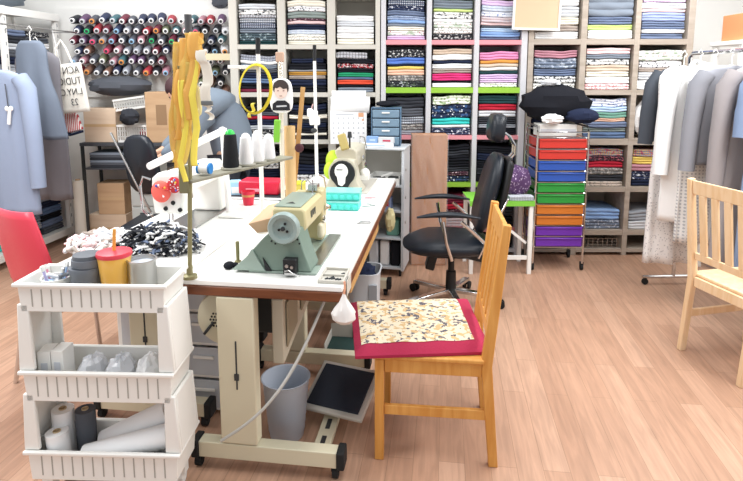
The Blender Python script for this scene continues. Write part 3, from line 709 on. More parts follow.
# ------------------------------------------------------------------ white machine on the side table
wm = thing('sewing_machine', 'white industrial sewing machine with pincushions on its face plate', 'sewing machine', T(-1.03, .66, TZ), ISL)
WENAM = mat('white_enamel', '#efefe9', .3)
MB().bb(-.09, .09, -.05, .56, .001, .009).build('bed_plate', STEEL, wm, bev=.002)
MB().prism([(-.085, -.03, .095), (.06, -.03, .095), (.085, -.03, .20), (.08, -.03, .275), (.055, -.03, .30), (-.06, -.03, .30), (-.09, -.03, .275), (-.095, -.03, .20)], (0, .10, 0)).build('head', WENAM, wm, bev=.014)
MB().prism([(-.07, .07, .19), (.07, .07, .19), (.075, .07, .28), (.055, .07, .30), (-.055, .07, .30), (-.07, .07, .28)], (0, .42, 0)).build('arm', WENAM, wm, bev=.012)
MB().bb(-.085, .085, .40, .52, .01, .25).build('column', WENAM, wm, bev=.014)
MB().lathe((0, .525, .22), [(0, 0), (.07, 0), (.075, .02), (.06, .04), (0, .045)], 32, (0, 1, 0)).build('handwheel', DARK, wm)
s_ = MB()
for (x, z) in ((-.02, .125), (.02, .155), (.055, .12)): s_.cyl((x, -.035, z), (x, -.028, z), .011, n=14)
s_.build('screw_caps', BLACK, wm)
MB().cyl((-.005, .01, .02), (-.005, .01, .10), .0055).cyl((-.025, .01, .05), (-.025, .01, .10), .004).bb(-.022, .012, -.005, .025, .011, .02).build('needle_bar', CHROME, wm)
MB().tube([(-.09, -.035, .27), (-.125, -.045, .285), (-.14, -.045, .24), (-.135, -.045, .12), (-.11, -.04, .09), (-.09, -.035, .10)], .006).build('finger_guard', CHROME, wm)
p_ = thing('pincushion', 'round coral pincushion stuck on the white machine face', 'pincushion', T(-1.06, .605, TZ+.215), ISL)
MB().ell((0, 0, 0), (.05, .022, .055), 24, 12).build('cushion', mat('coral_cloth', '#ef6a5e', .8, bump=.1), p_)
def pins(t, n, r, seed, y=-.02):
    q = random.Random(seed)
    hm = [mat('pin_blue', '#3a55b8', .3), mat('pin_white', '#f2f2f2', .3), mat('pin_red', '#d02838', .3), mat('pin_yellow', '#e5c43a', .3)]
    for k in range(n):
        a = q.uniform(-.6, 1.9); d = Vector((math.cos(a)*r*q.uniform(.5, 1), y-.01*q.random(), math.sin(a)*r*q.uniform(.5, 1)))
        b = MB(); b.cyl(d*.6, d*1.15, .0012, n=5); b.ell(d*1.15, (.005, .005, .005), 8, 6); b.build('pin', hm[k % 4], t)
pins(p_, 7, .05, 2)
p2 = thing('pincushion', 'strawberry-red dotted pincushion right of the coral one', 'pincushion', T(-.985, .60, TZ+.25), ISL)
MB().ell((0, 0, 0), (.036, .022, .04), 20, 12).build('cushion', patterned('strawberry', '#c5363c', '#f4e4e4', 'dots', 80, .3), p2)
pins(p2, 6, .036, 5)
# desk lamp with a long white bar
LWHT = mat('lamp_white', '#f6f6f4', .3)
lp = thing('desk_lamp', 'white desk lamp with a long straight bar over the white machine', 'lamp', on(219, 214, TZ)+Vector((.05, 0, 0)), ISL)
MB().bb(-.02, .13, -.10, .11, .001, .014).build('base', WENAM, lp, bev=.008)
def LL(u, v, Y): return inv(lp, at(u, v, Y))
a0, a1 = Vector((.045, .0, .014)), LL(222.5, 131, lp.location.y); b1 = LL(149, 166.5, lp.location.y-.52)
MB().cyl((.01, 0, .014), a1, .017, .015).build('post', LWHT, lp)
br = MB(); br.tube([a1+Vector((.02, .01, .0)), a1, a1+(b1-a1)*.33, a1+(b1-a1)*.66, b1], [.016, .02, .019, .019, .017], 12)
br.build('light_bar', LWHT, lp)
MB().ell(a1, (.024, .024, .024), 14, 8).build('joint', LWHT, lp)

# ------------------------------------------------------------------ thread stands, cones, ribbons
OLV = mat('brass_olive', '#8d8763', .45, .4)
ts = thing('thread_stand', 'olive metal thread stand clamped at the near table corner holding the ribbons', 'thread stand', on(190, 278, TZ))
def LT(u, v, Y): return inv(ts, at(u, v, Y))
pY = ts.location.y
top = LT(190, 62, pY)
MB().cyl((0, 0, .012), (top.x, 0, top.z), .0085).build('pole', OLV, ts)
MB().lathe((0, 0, 0), [(0, 0), (.028, 0), (.028, .012), (.012, .016), (.012, .05), (0, .05)], 20).build('pole_base', OLV, ts)
MB().cyl((top.x, 0, top.z), (top.x, 0, top.z+.17), .013).build('pole_tip', mat('dark_grip', '#4b4c50', .6), ts)
cz = LT(190, 181, pY).z
MB().bb(-.020, .018, -.02, .02, cz-.045, cz+.06).build('clamp', mat('dark_olive', '#7d7a5e', .45, .3), ts, bev=.006)
a0 = Vector((.0, 0, cz)); a1 = LT(287, 157, pY+.50)
MB().beam(a0, a1, .075, .012).build('tray_arm', mat('arm_grey', '#8b8878', .5), ts, bev=.003)
def up_cone(label, u, v, Y, h, r, thm, capm=None, shape='cone'):
    p = at(u, v, Y); t = thing('thread_cone', label, 'thread cone', p, 0, 'thread cones on the thread stand')
    MB().lathe((0, 0, 0), [(0, 0), (r*.9, 0), (r, .008), (r*.72, h*.86), (r*.6, h*.88), (0, h*.88)], 20).build('thread', thm, t)
    MB().lathe((0, 0, h*.8805), [(0, 0), (r*.58, 0), (r*.5, h*.07), (r*.22, h*.12), (0, h*.12)], 16).build('core_cap', capm or WHITE, t)
    MB().lathe((0, 0, -.006), [(0, 0), (r*1.25, 0), (r*1.25, .0055), (0, .0055)], 20).build('cone_seat', mat('seat_grey', '#a5a294', .5), t)
    return t
GRNC = mat('green_cap', '#2fc24f', .35)
BT = mat('thread_solid_black', '#15171c', .8, bump=.3, bscale=200); WT = mat('thread_solid_white', '#ececec', .8, bump=.2, bscale=200)
def arm_at(f): return ts.location+a0+(a1-a0)*f+Vector((0, 0, .0135))
def px(p):
    q = Vector(p)-Vector((0, 0, EYE)); zc = q.y*math.cos(PITCH)-q.z*math.sin(PITCH); yc = q.y*math.sin(PITCH)+q.z*math.cos(PITCH)
    return CX+F*q.x/zc, CY-F*yc/zc
def cone_on(f, label, h, r, thm, capm=None):
    p = arm_at(f); u, v = px(p); return up_cone(label, u, v, p.y, h, r, thm, capm)
cone_on(.40, 'black thread cone with bright green cap on the stand arm', .155, .034, BT, GRNC)
cone_on(.55, 'white thread cone standing right beside the black cone', .13, .032, WT)
cone_on(.67, 'white thread cone second from the black cone', .135, .03, WT)
cone_on(.79, 'white thread cone at the far end of the stand arm', .11, .03, WT)
tg = arm_at(.13)
b = thing('thread_spool', 'blue-ended thread spool lying on the stand arm', 'spool', tg+Vector((0.012, 0.01, .02)), ISL)
MB().cyl((-.02, 0, 0), (.018, 0, 0), .02).build('thread', WT, b); MB().cyl((.0182, 0, 0), (.026, 0, 0), .022).cyl((-.028, 0, 0), (-.0202, 0, 0), .022).build('flange', mat('spool_blue', '#2f7fc4', .4), b)
# ribbons and tapes hanging from the stand
RIB = [mat('ribbon_amber', '#f0c766', .6, alpha=.75), mat('ribbon_gold', '#ecd070', .55, alpha=.85), mat('ribbon_orange', '#eeb95f', .6, alpha=.75), mat('ribbon_yellow', '#eedc5c', .5), mat('ribbon_pale', '#e0d69c', .6)]
rbn = thing('ribbon_bundle', 'bundle of amber and yellow ribbons hanging down the olive thread stand', 'ribbons', ts.location+Vector((top.x, -.03, top.z-.02)))
def ribbon(t, name, pts, w_, m, tw=0.0, seed=0):
    q = random.Random(seed); b = MB(); n = 22; P = [Vector(p) for p in pts]
    def f(u, v):
        k = u*(len(P)-1); i = min(int(k), len(P)-2); fr = k-i; fr = fr*fr*(3-2*fr)
        c = P[i].lerp(P[i+1], fr); a = tw*u*3+q0; wv = .006*math.sin(u*11+q1)
        return c+Vector((math.cos(a)*(v-.5)*w_+wv, math.sin(a)*(v-.5)*w_+wv*.6, 0))
    q0, q1 = q.uniform(-.35, .35), q.random()*6
    b.grid(f, n, 3); return b.build(name, m, t, smooth=80, solid=.0012)
def LRb(u, v, dy=0): return inv(rbn, at(u, v, pY-.03+dy))
specs = [  # px path, width, material
 ([(181, 42), (177, 70), (176, 110), (176, 150), (178, 168)], .05, 0), ([(186, 38), (181, 70), (181, 105), (180, 140)], .05, 2), ([(192, 33), (188, 60), (186, 95), (187, 128)], .055, 0),
 ([(195, 32), (194, 58), (191, 90), (190, 120)], .05, 2), ([(196, 33), (199, 50), (198, 62)], .05, 2), ([(192, 34), (197, 44), (196, 60)], .055, 0), ([(189, 62), (188, 100), (187, 135), (182, 165)], .035, 1), ([(193, 60), (194, 95), (195, 130), (196, 166)], .03, 3),
 ([(183, 50), (180, 90), (178, 130), (177, 162)], .03, 1), ([(197, 62), (195, 85), (198, 115), (195, 135)], .028, 4), ([(185, 60), (187, 80), (190, 100), (196, 110)], .022, 4), ([(182, 80), (184, 120), (182, 160), (184, 182)], .025, 3),
 ([(190, 55), (192, 85), (188, 112), (189, 140)], .03, 0)]
for i, (pth, wd, mi) in enumerate(specs):
    ribbon(rbn, 'measuring_tape' if mi == 3 else 'ribbon', [LRb(u, v, -.012*(i % 4)-.005) for u, v in pth], wd*.8, RIB[mi], .25, i)
MB().cyl((-.03, -.02, .0), (.03, .01, .0), .006).build('hanger_loop', OLV, rbn)
stp = thing('strap', 'cream webbing strap with grey buckle hanging right of the ribbons', 'strap', ts.location+Vector((top.x+.02, -.02, top.z-.02)))
def LS(u, v): return inv(stp, at(u+2, v, pY-.075))
ribbon(stp, 'webbing', [LS(198, 50), LS(202, 62), LS(205, 85), LS(205, 106)], .036, mat('cream_web', '#e4ded0', .8), .05, 9)
ribbon(stp, 'strap_end', [LS(205, 106), LS(207, 112), LS(209, 120)], .018, mat('cream_web', '#e4ded0', .8), .05, 8)
c = LS(205, 103); MB().box(c, (.042, .012, .016)).build('buckle', mat('buckle_grey', '#6a6d6d', .5), stp, bev=.003)
# white poles of the other thread stands
def pole_stand(label, u, Y, vb, vt, vtip, arm=None, r=.011):
    p = at(u[0], vb, Y); p.z = TZ; t = thing('thread_stand', label, 'thread stand', p)
    a = inv(t, at(u[1], vt, Y))
    MB().cyl((0, 0, .012), a, r, r*.9).build('pole', WHITE, t)
    MB().lathe((0, 0, 0), [(0, 0), (.03, 0), (.03, .01), (.014, .014), (0, .014)], 18).build('pole_base', GREYW, t)
    if vtip: MB().cyl(a, inv(t, at(u[1], vtip, Y)), r*1.05).build('pole_tip', BLACK, t)
    if arm:
        e = inv(t, at(*arm, Y)); s0 = inv(t, at(u[1]+2, arm[1]+.5, Y)); MB().beam(e, s0, .022, .018).build('guide_arm', WHITE, t, bev=.003)
    return t
pA = pole_stand('white thread stand pole with a side arm left of the hanging face cushion', (262, 258), 2.72, 200, 54, 38, (228, 67))
pB = pole_stand('white thread stand pole beside the beige machine with a black tip', (317, 314.5), 3.55, 178, 61, 45)
MB().bb(-.02, .02, -.015, .015, .0, .012).build('pole_joint', GREYW, pB).location = inv(pB, at(315, 123, 3.55))
# tape ring hung on the pole
tr = thing('measuring_tape', 'yellow measuring tape looped over the left white pole', 'measuring tape', at(257, 62, 2.70))
def ringf(u, v):
    a = 2*math.pi*u; r = 1+.0*v
    q = Vector((math.sin(a)*.075-.008, -.02+.02*math.cos(a), -.012-.115*(1-math.cos(a))))
    return q+Vector((math.cos(a)*.004, (v-.5)*.02, 0))+Vector((math.sin(a), 0, math.cos(a)))*.012*(v-.5)
MB().grid(ringf, 40, 2).build('tape', patterned('tape_yellow', '#e4cf35', '#8d7d20', 'hstripe', 200, .72), tr, smooth=80, solid=.0012)
tl = thing('tape_tail', 'yellow tape end hanging below the tape loop', 'measuring tape', at(254, 103, 2.68))
ribbon(tl, 'tape', [(0, 0, 0), (-.01, 0, -.04), (-.03, .0, -.07)], .016, mat('ribbon_yellow', '#e8cf3e', .5), .1, 3)
# bobbins of white thread hanging on second pole
hb = thing('thread_bundle', 'bundle of white bobbins hanging on the right white pole', 'bobbins', at(313, 104, 3.50))
for k, (dx, dz) in enumerate(((-.02, -.05), (.012, -.06), (-.005, -.1), (.026, -.1))):
    MB().lathe((dx, -.005*k, dz-.03), [(0, 0), (.014, 0), (.018, .008), (.018, .045), (.012, .052), (0, .052)], 14).build('bobbin', WT, hb)
MB().tube([(0, 0, 0), (-.008, 0, -.02), (-.005, 0, -.05)], .003).build('string', mat('pale_pink_string', '#e2b7b3', .8), hb)
MB().ell((.005, -.01, -.165), (.02, .015, .015)).build('clip', DARK, hb)
# wooden pole with hanging cushion
wp = thing('wooden_pole', 'pale wooden pole with a clip that the printed face cushion hangs from', 'pole', Vector((at(283, 197, 2.9).x, 2.9, TZ)))
tpw = inv(wp, at(281.5, 56, 2.9))
MB().cyl((0, 0, .01), (0, 0, tpw.z), .011).build('pole', mat('bone_paint', '#ddd5c4', .6), wp)
MB().lathe((0, 0, 0), [(0, 0), (.03, 0), (.03, .01), (0, .01)], 18).build('pole_base', GREYW, wp)
MB().bb(-.02, .02, -.015, .015, tpw.z-.03, tpw.z+.02).build('wood_block', mat('block_tan', '#c7a690', .7), wp, bev=.004)
pc = thing('face_cushion', 'flat white cushion printed with a dark-haired face hanging from a chain', 'cushion', at(281, 79, 2.86))
def ov(cx, cz, rx, rz, n=28): return [(cx+rx*math.cos(2*math.pi*i/n), 0, cz+rz*math.sin(2*math.pi*i/n)) for i in range(n)]
out = []
for i in range(40):
    a = 2*math.pi*i/40; ca, sa = math.cos(a), math.sin(a); rr = 1/(abs(ca)**3.2+abs(sa)**3.2)**(1/3.2)
    out.append((.057*rr*ca*(1+.08*(sa < 0)*abs(sa)), -.011, -.085+.088*rr*sa))
cush = MB().prism(out, (0, .022, 0)).build('cushion_body', mat('cushion_white', '#f2f2f2', .8), pc, bev=.006)
ring_ = [(.040*math.cos(R(a)), -.0125, -.045+.042*math.sin(R(a))) for a in range(-30, 211, 12)]
MB().prism(ring_, (0, .0012, 0)).build('printed_hair', mat('hair_brown', '#463c3b', .8), pc)
MB().prism([(x*.62, -.0142, -.062+z*.72) for x, _, z in ov(0, 0, .052, .05)], (0, .0012, 0)).build('printed_face', mat('print_skin', '#efd8cd', .8), pc)
MB().prism([(-.034, -.016, -.04), (-.02, -.016, -.047), (-.004, -.016, -.038), (.012, -.016, -.05), (.033, -.016, -.046), (.035, -.016, -.025), (.0, -.016, -.008), (-.034, -.016, -.02)], (0, .0012, 0)).build('printed_fringe', mat('hair_brown', '#463c3b', .8), pc)
fe = MB()
for s in (-1, 1): fe.prism([(s*.014+x, -.0157, -.059+z) for x, _, z in ov(0, 0, .0048, .0022, 10)], (0, .001, 0))
fe.prism([(x, -.0157, -.085+z) for x, _, z in ov(0, 0, .008, .002, 10)], (0, .001, 0)).build('printed_features', mat('print_brown', '#7a4a45', .8), pc)
MB().prism([(-.045, -.0142, -.158), (.045, -.0142, -.158), (.042, -.0142, -.125), (.02, -.0142, -.108), (-.02, -.0142, -.108), (-.042, -.0142, -.125)], (0, .0012, 0)).build('printed_shirt', mat('print_black', '#25262c', .8), pc)
MB().prism([(-.024, -.0157, -.142), (.028, -.0157, -.139), (.028, -.0157, -.131), (-.024, -.0157, -.134)], (0, .001, 0)).build('printed_band', mat('print_pale', '#c9ccd2', .8), pc)
ch = MB()
for k in range(6): ch.tube([(.006*math.cos(R(a)), .0+(.002 if k % 2 else -.002), .006+k*.014+.009*math.sin(R(a))) for a in range(0, 361, 40)], .0015, 5)
ch.build('chain', CHROME, pc)
# cardboard tube with ruler, green pad
tb = thing('cardboard_tube', 'tan cardboard tube standing upright behind the green-grey machine', 'tube', Vector((at(291, 196, 2.95).x, 2.95, TZ+.001)))
MB().lathe((0, 0, 0), [(0, .0), (.029, 0), (.029, inv(tb, at(291, 126, 2.95)).z), (.025, inv(tb, at(291, 126, 2.95)).z), (.025, .01), (0, .01)], 22).build('tube', mat('kraft_tube', '#cfae7c', .8), tb)
ru = thing('ruler', 'wooden ruler sticking out of the cardboard tube', 'ruler', tb.location+Vector((0, 0, .012)))
r1 = inv(ru, at(303, 87, 2.99)); MB().beam((.0, -.004, 0), r1, .024, .004, up=(0, 1, 0)).build('ruler', TANW, ru)
gp = thing('cutting_pad', 'narrow lime green holder fixed to the wooden pole left of the cardboard tube', 'holder', at(277, 131, 2.84))
MB().box((0, 0, 0), (.03, .03, .115), (0, R(4), 0)).build('body', mat('lime_plastic', '#7cc23f', .5), gp, bev=.004)
MB().bb(.015, .024, -.005, .04, -.01, .01).build('bracket', GREYW, gp)
mk = thing('knob', 'dark maroon round pad hanging right of the cardboard tube', 'pad', at(297, 148, 2.9))
MB().ell((.012, .0, 0), (.024, .016, .024)).build('pad', mat('maroon_pad', '#4a2228', .7), mk); MB().cyl((-.004, 0.01, .0), (-.004, .05, .0), .004).build('stem', DARK, mk)

# ------------------------------------------------------------------ office chair
oc = thing('office_chair', 'black office chair with headrest and chrome armrests beside the tables', 'chair', (.55, 3.72, 0), R(-3))
# faces -x ; seat about .5 m high
def seatf():
    b = MB(); n = 28
    prof = [(0, .40), (.16, .40), (.235, .412), (.262, .44), (.255, .475), (.20, .498), (.1, .503), (0, .502)]
    def sup(a): 
        ca, sa = math.cos(a), math.sin(a); return 1/(abs(ca)**3+abs(sa)**3)**(1/3)
    o = 0
    for r, z in prof:
        for i in range(n):
            a = 2*math.pi*i/n; k = sup(a); x = r*1.13*k*math.cos(a); y = r*.98*k*math.sin(a)
            b.v.append((x-.04, y, z-.035*max(0, (-x-.12))/.2*(z > .44)-.0))
    m = len(prof)
    for k in range(m-1):
        for i in range(n): b.f.append((k*n+i, k*n+(i+1) % n, (k+1)*n+(i+1) % n, (k+1)*n+i)); b.m.append(0)
    return b
seatf().build('seat', LEATH, oc, smooth=70)
def padb(w, h, t, c, tilt):
    b = MB(); n = 26
    for k, (s, d) in enumerate(((0, -.5), (.86, -.5), (1, -.2), (1, .2), (.9, .45), (.0, .55))):
        for i in range(n):
            a = 2*math.pi*i/n; ca, sa = math.cos(a), math.sin(a); r = s/(abs(ca)**3.5+abs(sa)**3.5)**(1/3.5)
            y, z = r*w/2*ca, r*h/2*sa
            y *= 1-.12*(z/h+.5)
            x = -d*t-.10*(y/w)**2*t/.06*.4
            b.v.append(tuple(Vector(c)+Vector((x*math.cos(tilt)+z*math.sin(tilt), y, z*math.cos(tilt)-x*math.sin(tilt)))))
    for k in range(5):
        for i in range(n): b.f.append((k*n+i, k*n+(i+1) % n, (k+1)*n+(i+1) % n, (k+1)*n+i)); b.m.append(0)
    return b
padb(.46, .54, .075, (.235, 0, .80), R(14)).build('backrest', LEATH, oc, smooth=70)
bsh = MB(); bsh.prism([(.245, -.20, .54), (.285, -.20, .53), (.375, -.19, 1.02), (.335, -.19, 1.05)], (0, .40, 0)); bsh.build('back_shell', BLACK, oc, bev=.02)
padb(.29, .19, .09, (.285, 0, 1.235), R(6)).build('headrest', LEATH, oc, smooth=70)
hb_ = MB()
for y in (-.035, .035): hb_.tube([(.345, y, 1.0), (.395, y, 1.06), (.40, y, 1.12), (.365, y, 1.18), (.31, y, 1.215)], .008)
hb_.build('headrest_posts', CHROME, oc)
MB().bb(.33, .385, -.06, .06, .98, 1.04).build('post_bracket', BLACK, oc, bev=.01)
for s in (-1, 1):
    a = MB(); a.tube([(-.02, s*.26, .40), (-.06, s*.275, .52), (-.085, s*.275, .66)], .012); a.tube([(.13, s*.26, .40), (.07, s*.275, .54), (.0, s*.275, .655)], .012) if False else None
    a.tube([(.20, s*.24, .50), (.10, s*.27, .60), (.03, s*.275, .66)], .012)
    ao = a.build('arm_bracket', CHROME, oc)
    def armf(u, v):
        return Vector((-.25+.40*u, s*.275+(.032*math.sin(math.pi*(.12+.76*u)))*math.cos(2*math.pi*v), .685+.022*math.sin(math.pi*u)+(.018*math.sin(math.pi*(.1+.8*u)))*math.sin(2*math.pi*v)))
    ab = MB().grid(armf, 14, 12); ab.f += [tuple(range(12))[::-1], tuple(14*13+i for i in range(12))]; ab.m += [0, 0]
    ab.build('arm_pad', LEATH, oc, smooth=70)
    MB().beam((.15, s*.235, .41), (.33, s*.215, .80), .02, .012).build('back_side_bar', CHROME, oc, bev=.003)
m = MB(); m.bb(-.12, .12, -.09, .09, .355, .398); m.box((.12, .0, .365), (.18, .12, .05), (0, R(12), 0)); m.box((-.14, -.05, .335), (.06, .10, .12), (0, R(14), 0)); m.build('tilt_mechanism', BLACK, oc, bev=.008)
MB().cyl((0, 0, .09), (0, 0, .24), .038, .034, 20).cyl((0, 0, .24), (0, 0, .36), .022, .022, 16).build('gas_column', BLACK, oc)
for k in range(5):
    a = R(72*k-8); d = Vector((math.cos(a), math.sin(a), 0)); f = thing_part('base_arm', oc)
    MB().beam(d*.02+Vector((0, 0, .105)), d*.33+Vector((0, 0, .075)), .045, .028).build('arm', CHROME, f, bev=.006)
    c = d*.34; b = MB()
    nn = Vector((-d.y, d.x, 0))
    for s in (-1, 1): b.cyl(c+nn*(s*.010)+Vector((0, 0, .028)), c+nn*(s*.026)+Vector((0, 0, .028)), .028, n=16)
    b.cyl(c+Vector((0, 0, .03)), c+Vector((0, 0, .075)), .009); b.build('caster', RUBBER, f)

# ------------------------------------------------------------------ wooden chairs
def wooden_chair(label, loc, rz, m, front_h=.44, cushion=False, s=1.0):
    """faces -x; near front leg at the origin"""
    t = thing('wooden_chair', label, 'chair', loc, rz, None); t.scale = (s*.94, s, s*1.03)
    W, D = .44, .45
    for y in (.018, W-.018):
        MB().bb(-.02, .02, y-.018, y+.018, 0, .43).build('leg', m, t, bev=.004)
        b = MB(); b.prism([(.475, y-.016, 0), (.515, y-.016, 0), (.478, y-.016, .42), (.538, y-.016, .98), (.503, y-.016, .985), (.435, y-.016, .46), (.435, y-.016, .40)], (0, .032, 0)); b.build('leg', m, t, bev=.004)
        MB().bb(.021, .436, y-.011, y+.011, .375, .43).build('side_rail', m, t, bev=.003)
        MB().bb(.021, .475, y-.01, y+.01, .195, .235).build('stretcher', m, t, bev=.003)
    MB().bb(-.012, .012, .037, W-.037, .375, .43).build('front_rail', m, t, bev=.003)
    MB().bb(.44, .462, .037, W-.037, .375, .43).build('rear_rail', m, t, bev=.003)
    MB().bb(-.03, .445, -.005, W+.005, .431, .45).build('seat', m, t, bev=.006)
    def slat(y0, y1, z0, z1, nm):
        xs = lambda z: .44+(z-.45)*.135
        b = MB(); b.prism([(xs(z0), y0, z0), (xs(z0)+.018, y0, z0), (xs(z1)+.018, y0, z1), (xs(z1), y0, z1)], (0, y1-y0, 0)); return b.build(nm, m, t, bev=.003)
    slat(.035, W-.035, .90, .975, 'top_rail'); slat(.035, W-.035, .53, .57, 'lower_rail')
    for k in range(4):
        y = .075+k*.083; slat(y, y+.042, .57, .90, 'back_slat')
    return t
wc1 = wooden_chair('honey pine wooden chair in front, with the patterned cushion on its seat', on(379, 460), R(-6), PINE, s=1.0)
RCL = on(722, 391)
wooden_chair('pale pine wooden chair at the far right beside the garment rack', Vector((2.25, 3.19, 0)), R(180+13), PINEP, s=1.0)
# cushion
cs = thing('seat_cushion', 'burgundy-bordered cushion with a beige printed top on the pine chair', 'cushion', wc1.location+Vector((.175, .245, .466)), R(4))
BURG = mat('burgundy_cloth', '#a32445', .9, bump=.2, bscale=120)
def corner(u, v):
    x0 = -.31+.02*v+0.02*(1-v); x1 = .26+.03*v
    return x0+(x1-x0)*u, -.265+.53*v
def cus(u, v, top, inner=False):
    uu, vv = (u, v) if not inner else (.05+.84*u, .105+.86*v)
    x, y = corner(uu, vv); e = min(min(uu, 1-uu), min(vv, 1-vv)); puff = min(1, e/.12)**.6
    z = .012+.026*puff+.0025*math.sin(uu*23)*math.sin(vv*19)
    edge = max(0, -.235-x)/.08*.01
    if not top: z = .0
    return Vector((x, y, z-edge*.0+(.0015 if inner else 0)))
b = MB(); b.grid(lambda u, v: cus(u, v, True), 24, 24); n0 = len(b.v); b.grid(lambda u, v: cus(1-u, v, False), 24, 24)
def rim(u0, v0, u1, v1):
    b.grid(lambda u, v: cus(u0+(u1-u0)*u, v0+(v1-v0)*u, True).lerp(cus(1-(1-(u0+(u1-u0)*u)), v0+(v1-v0)*u, False), v), 24, 1)
rim(1, 0, 0, 0); rim(0, 1, 1, 1); rim(0, 0, 0, 1); rim(1, 1, 1, 0)
b.build('border', BURG, cs, smooth=70)
PRT = patterned('cushion_print', '#dfd2b8', '#5d5a63', 'noise', 42, .58, '#cbab7c')
b = MB(); b.grid(lambda u, v: cus(u, v, True, True), 24, 24); b.build('printed_panel', PRT, cs, smooth=70)
# red chair at the left edge
REDC = mat('red_shell', '#dc4456', .4)
rc = thing('shell_chair', 'red moulded shell chair with chrome legs at the left edge', 'chair', (-1.53, 2.77, 0), R(54)); rc.scale = (1.08, 1.08, 1.1)
def shell(u, v):
    # u along profile front lip -> back top, v across ; faces +x
    P = [(.23, .43), (.18, .455), (.0, .44), (-.15, .435), (-.21, .48), (-.235, .60), (-.27, .78), (-.285, .88)]
    k = u*(len(P)-1); i = min(int(k), len(P)-2); f = k-i; x = P[i][0]*(1-f)+P[i+1][0]*f; z = P[i][1]*(1-f)+P[i+1][1]*f
    a = 2*v-1; w_ = .235*(1-.25*max(0, u-.75)/.25*abs(1) if u > .75 else 1); c = abs(a)**3*.05
    return Vector((x+(c if u > .5 else 0), a*w_, z+(c if u <= .6 else 0)))
MB().grid(shell, 20, 14).build('shell', REDC, rc, smooth=80, solid=.012)
for sx, sy in ((.15, -.15), (.15, .15), (-.16, -.15), (-.16, .15)):
    MB().tube([(sx, sy, .425), (sx*1.35, sy*1.35, .0)], .011).build('leg', CHROME, rc)
MB().tube([(.15, -.15, .42), (.15, .15, .42), (-.16, .15, .42), (-.16, -.15, .42), (.15, -.15, .42)], .010).build('seat_frame', CHROME, rc)

# ------------------------------------------------------------------ white plastic trolley, front left
CY0 = 1.86
cartc = at(97, 380, CY0); CW = .575
ct = thing('storage_trolley', 'white plastic three-tier storage trolley at the front left', 'trolley', (cartc.x, CY0, 0), R(-2))
zt = [at(97, v, CY0).z for v in (284, 311, 372, 401, 452, 481)]
CD = .19
def tier(z1, z0, zf, wtop, wbot, nm):
    t = thing_part(nm, ct); b = MB(); n = 2; th = .004
    W1, W0 = wtop/2, wbot/2
    b.prism([(-W1, 0, z1), (W1, 0, z1), (W0+(W1-W0)*.3, 0, z0), (-W0-(W1-W0)*.3, 0, z0)], (0, th, 0))
    b.prism([(-W1, CD-th, z1), (W1, CD-th, z1), (W0, CD-th, z0), (-W0, CD-th, z0)], (0, th, 0))
    for s in (-1, 1): b.prism([(s*W1, th, z1), (s*(W1-th), th, z1), (s*(W0-th), th, z0), (s*W0, th, z0)], (0, CD-2*th, 0))
    b.bb(-W0, W0, th, CD-th, z0, z0+.004)
    b.build('basket', WHITE, t, bev=.0015)
    MB().bb(-W1-.012, W1+.012, -.014, -.0005, z1-.012, z1+.002).bb(-W1-.012, W1+.012, CD+.0005, CD+.012, z1-.012, z1+.002).bb(W1+.0005, W1+.012, 0, CD, z1-.012, z1+.002).bb(-W1-.012, -W1-.0005, 0, CD, z1-.012, z1+.002).build('rim', WHITE, t, bev=.004)
    sl = MB(); k = 13
    for i in range(k):
        x = -W1+.05+(wtop-.1)*i/(k-1); sl.bb(x-.0022, x+.0022, -.0012, -.0002, z0+.018, z1-.022)
    sl.build('slots', mat('slot_shadow_grey', '#a9a7a0', .8), t)
    return t
W0 = (at(172, 288, CY0).x-at(22, 288, CY0).x); Wb = (at(188, 470, CY0).x-at(36, 470, CY0).x)
tier(zt[0], zt[1]-.005, 0, W0, W0*.96, 'top_tray'); tier(zt[2], zt[3]-.005, 0, (W0+Wb)/2, (W0+Wb)/2*.96, 'middle_tray'); tier(zt[4], max(.05, zt[5]), 0, Wb, Wb*.96, 'bottom_tray')
for sx in (-1, 1):
    b = MB()
    for za, zb_, wa, wb in ((zt[2]+.001, zt[1]+.02, (W0+Wb)/2, W0), (zt[4]+.001, zt[3]+.02, Wb, (W0+Wb)/2)):
        b.prism([(sx*(wa/2+.012), .0, za), (sx*(wa/2-.045), .0, za), (sx*(wb/2-.032), .0, zb_), (sx*(wb/2+.008), .0, zb_)], (0, .016, 0))
        b.prism([(sx*(wa/2+.012), .016, za), (sx*(wa/2-.004), .016, za), (sx*(wb/2-.006), .016, zb_), (sx*(wb/2+.008), .016, zb_)], (0, CD-.03, 0))
        b.prism([(sx*(wa/2+.012), CD-.014, za), (sx*(wa/2-.045), CD-.014, za), (sx*(wb/2-.032), CD-.014, zb_), (sx*(wb/2+.008), CD-.014, zb_)], (0, .014, 0))
    b.build('side_panel', WHITE, ct, bev=.004)
    for y in (.04, CD-.04):
        w_ = MB(); x = sx*(Wb/2-.05); w_.cyl((x-.011, y, .0245), (x+.011, y, .0245), .024, n=18); w_.bb(x-.02, x+.02, y-.02, y+.02, .042, max(.05, zt[5])-.0005); w_.build('caster', WHITE, ct)
def onc(x, y, tier_): return Vector((ct.location.x+x, ct.location.y+y, [zt[1]-.0005, zt[3]-.0005, max(.05, zt[5])+.0045][tier_]))
def cx_(u): return at(u, 300, CY0+.1).x-ct.location.x
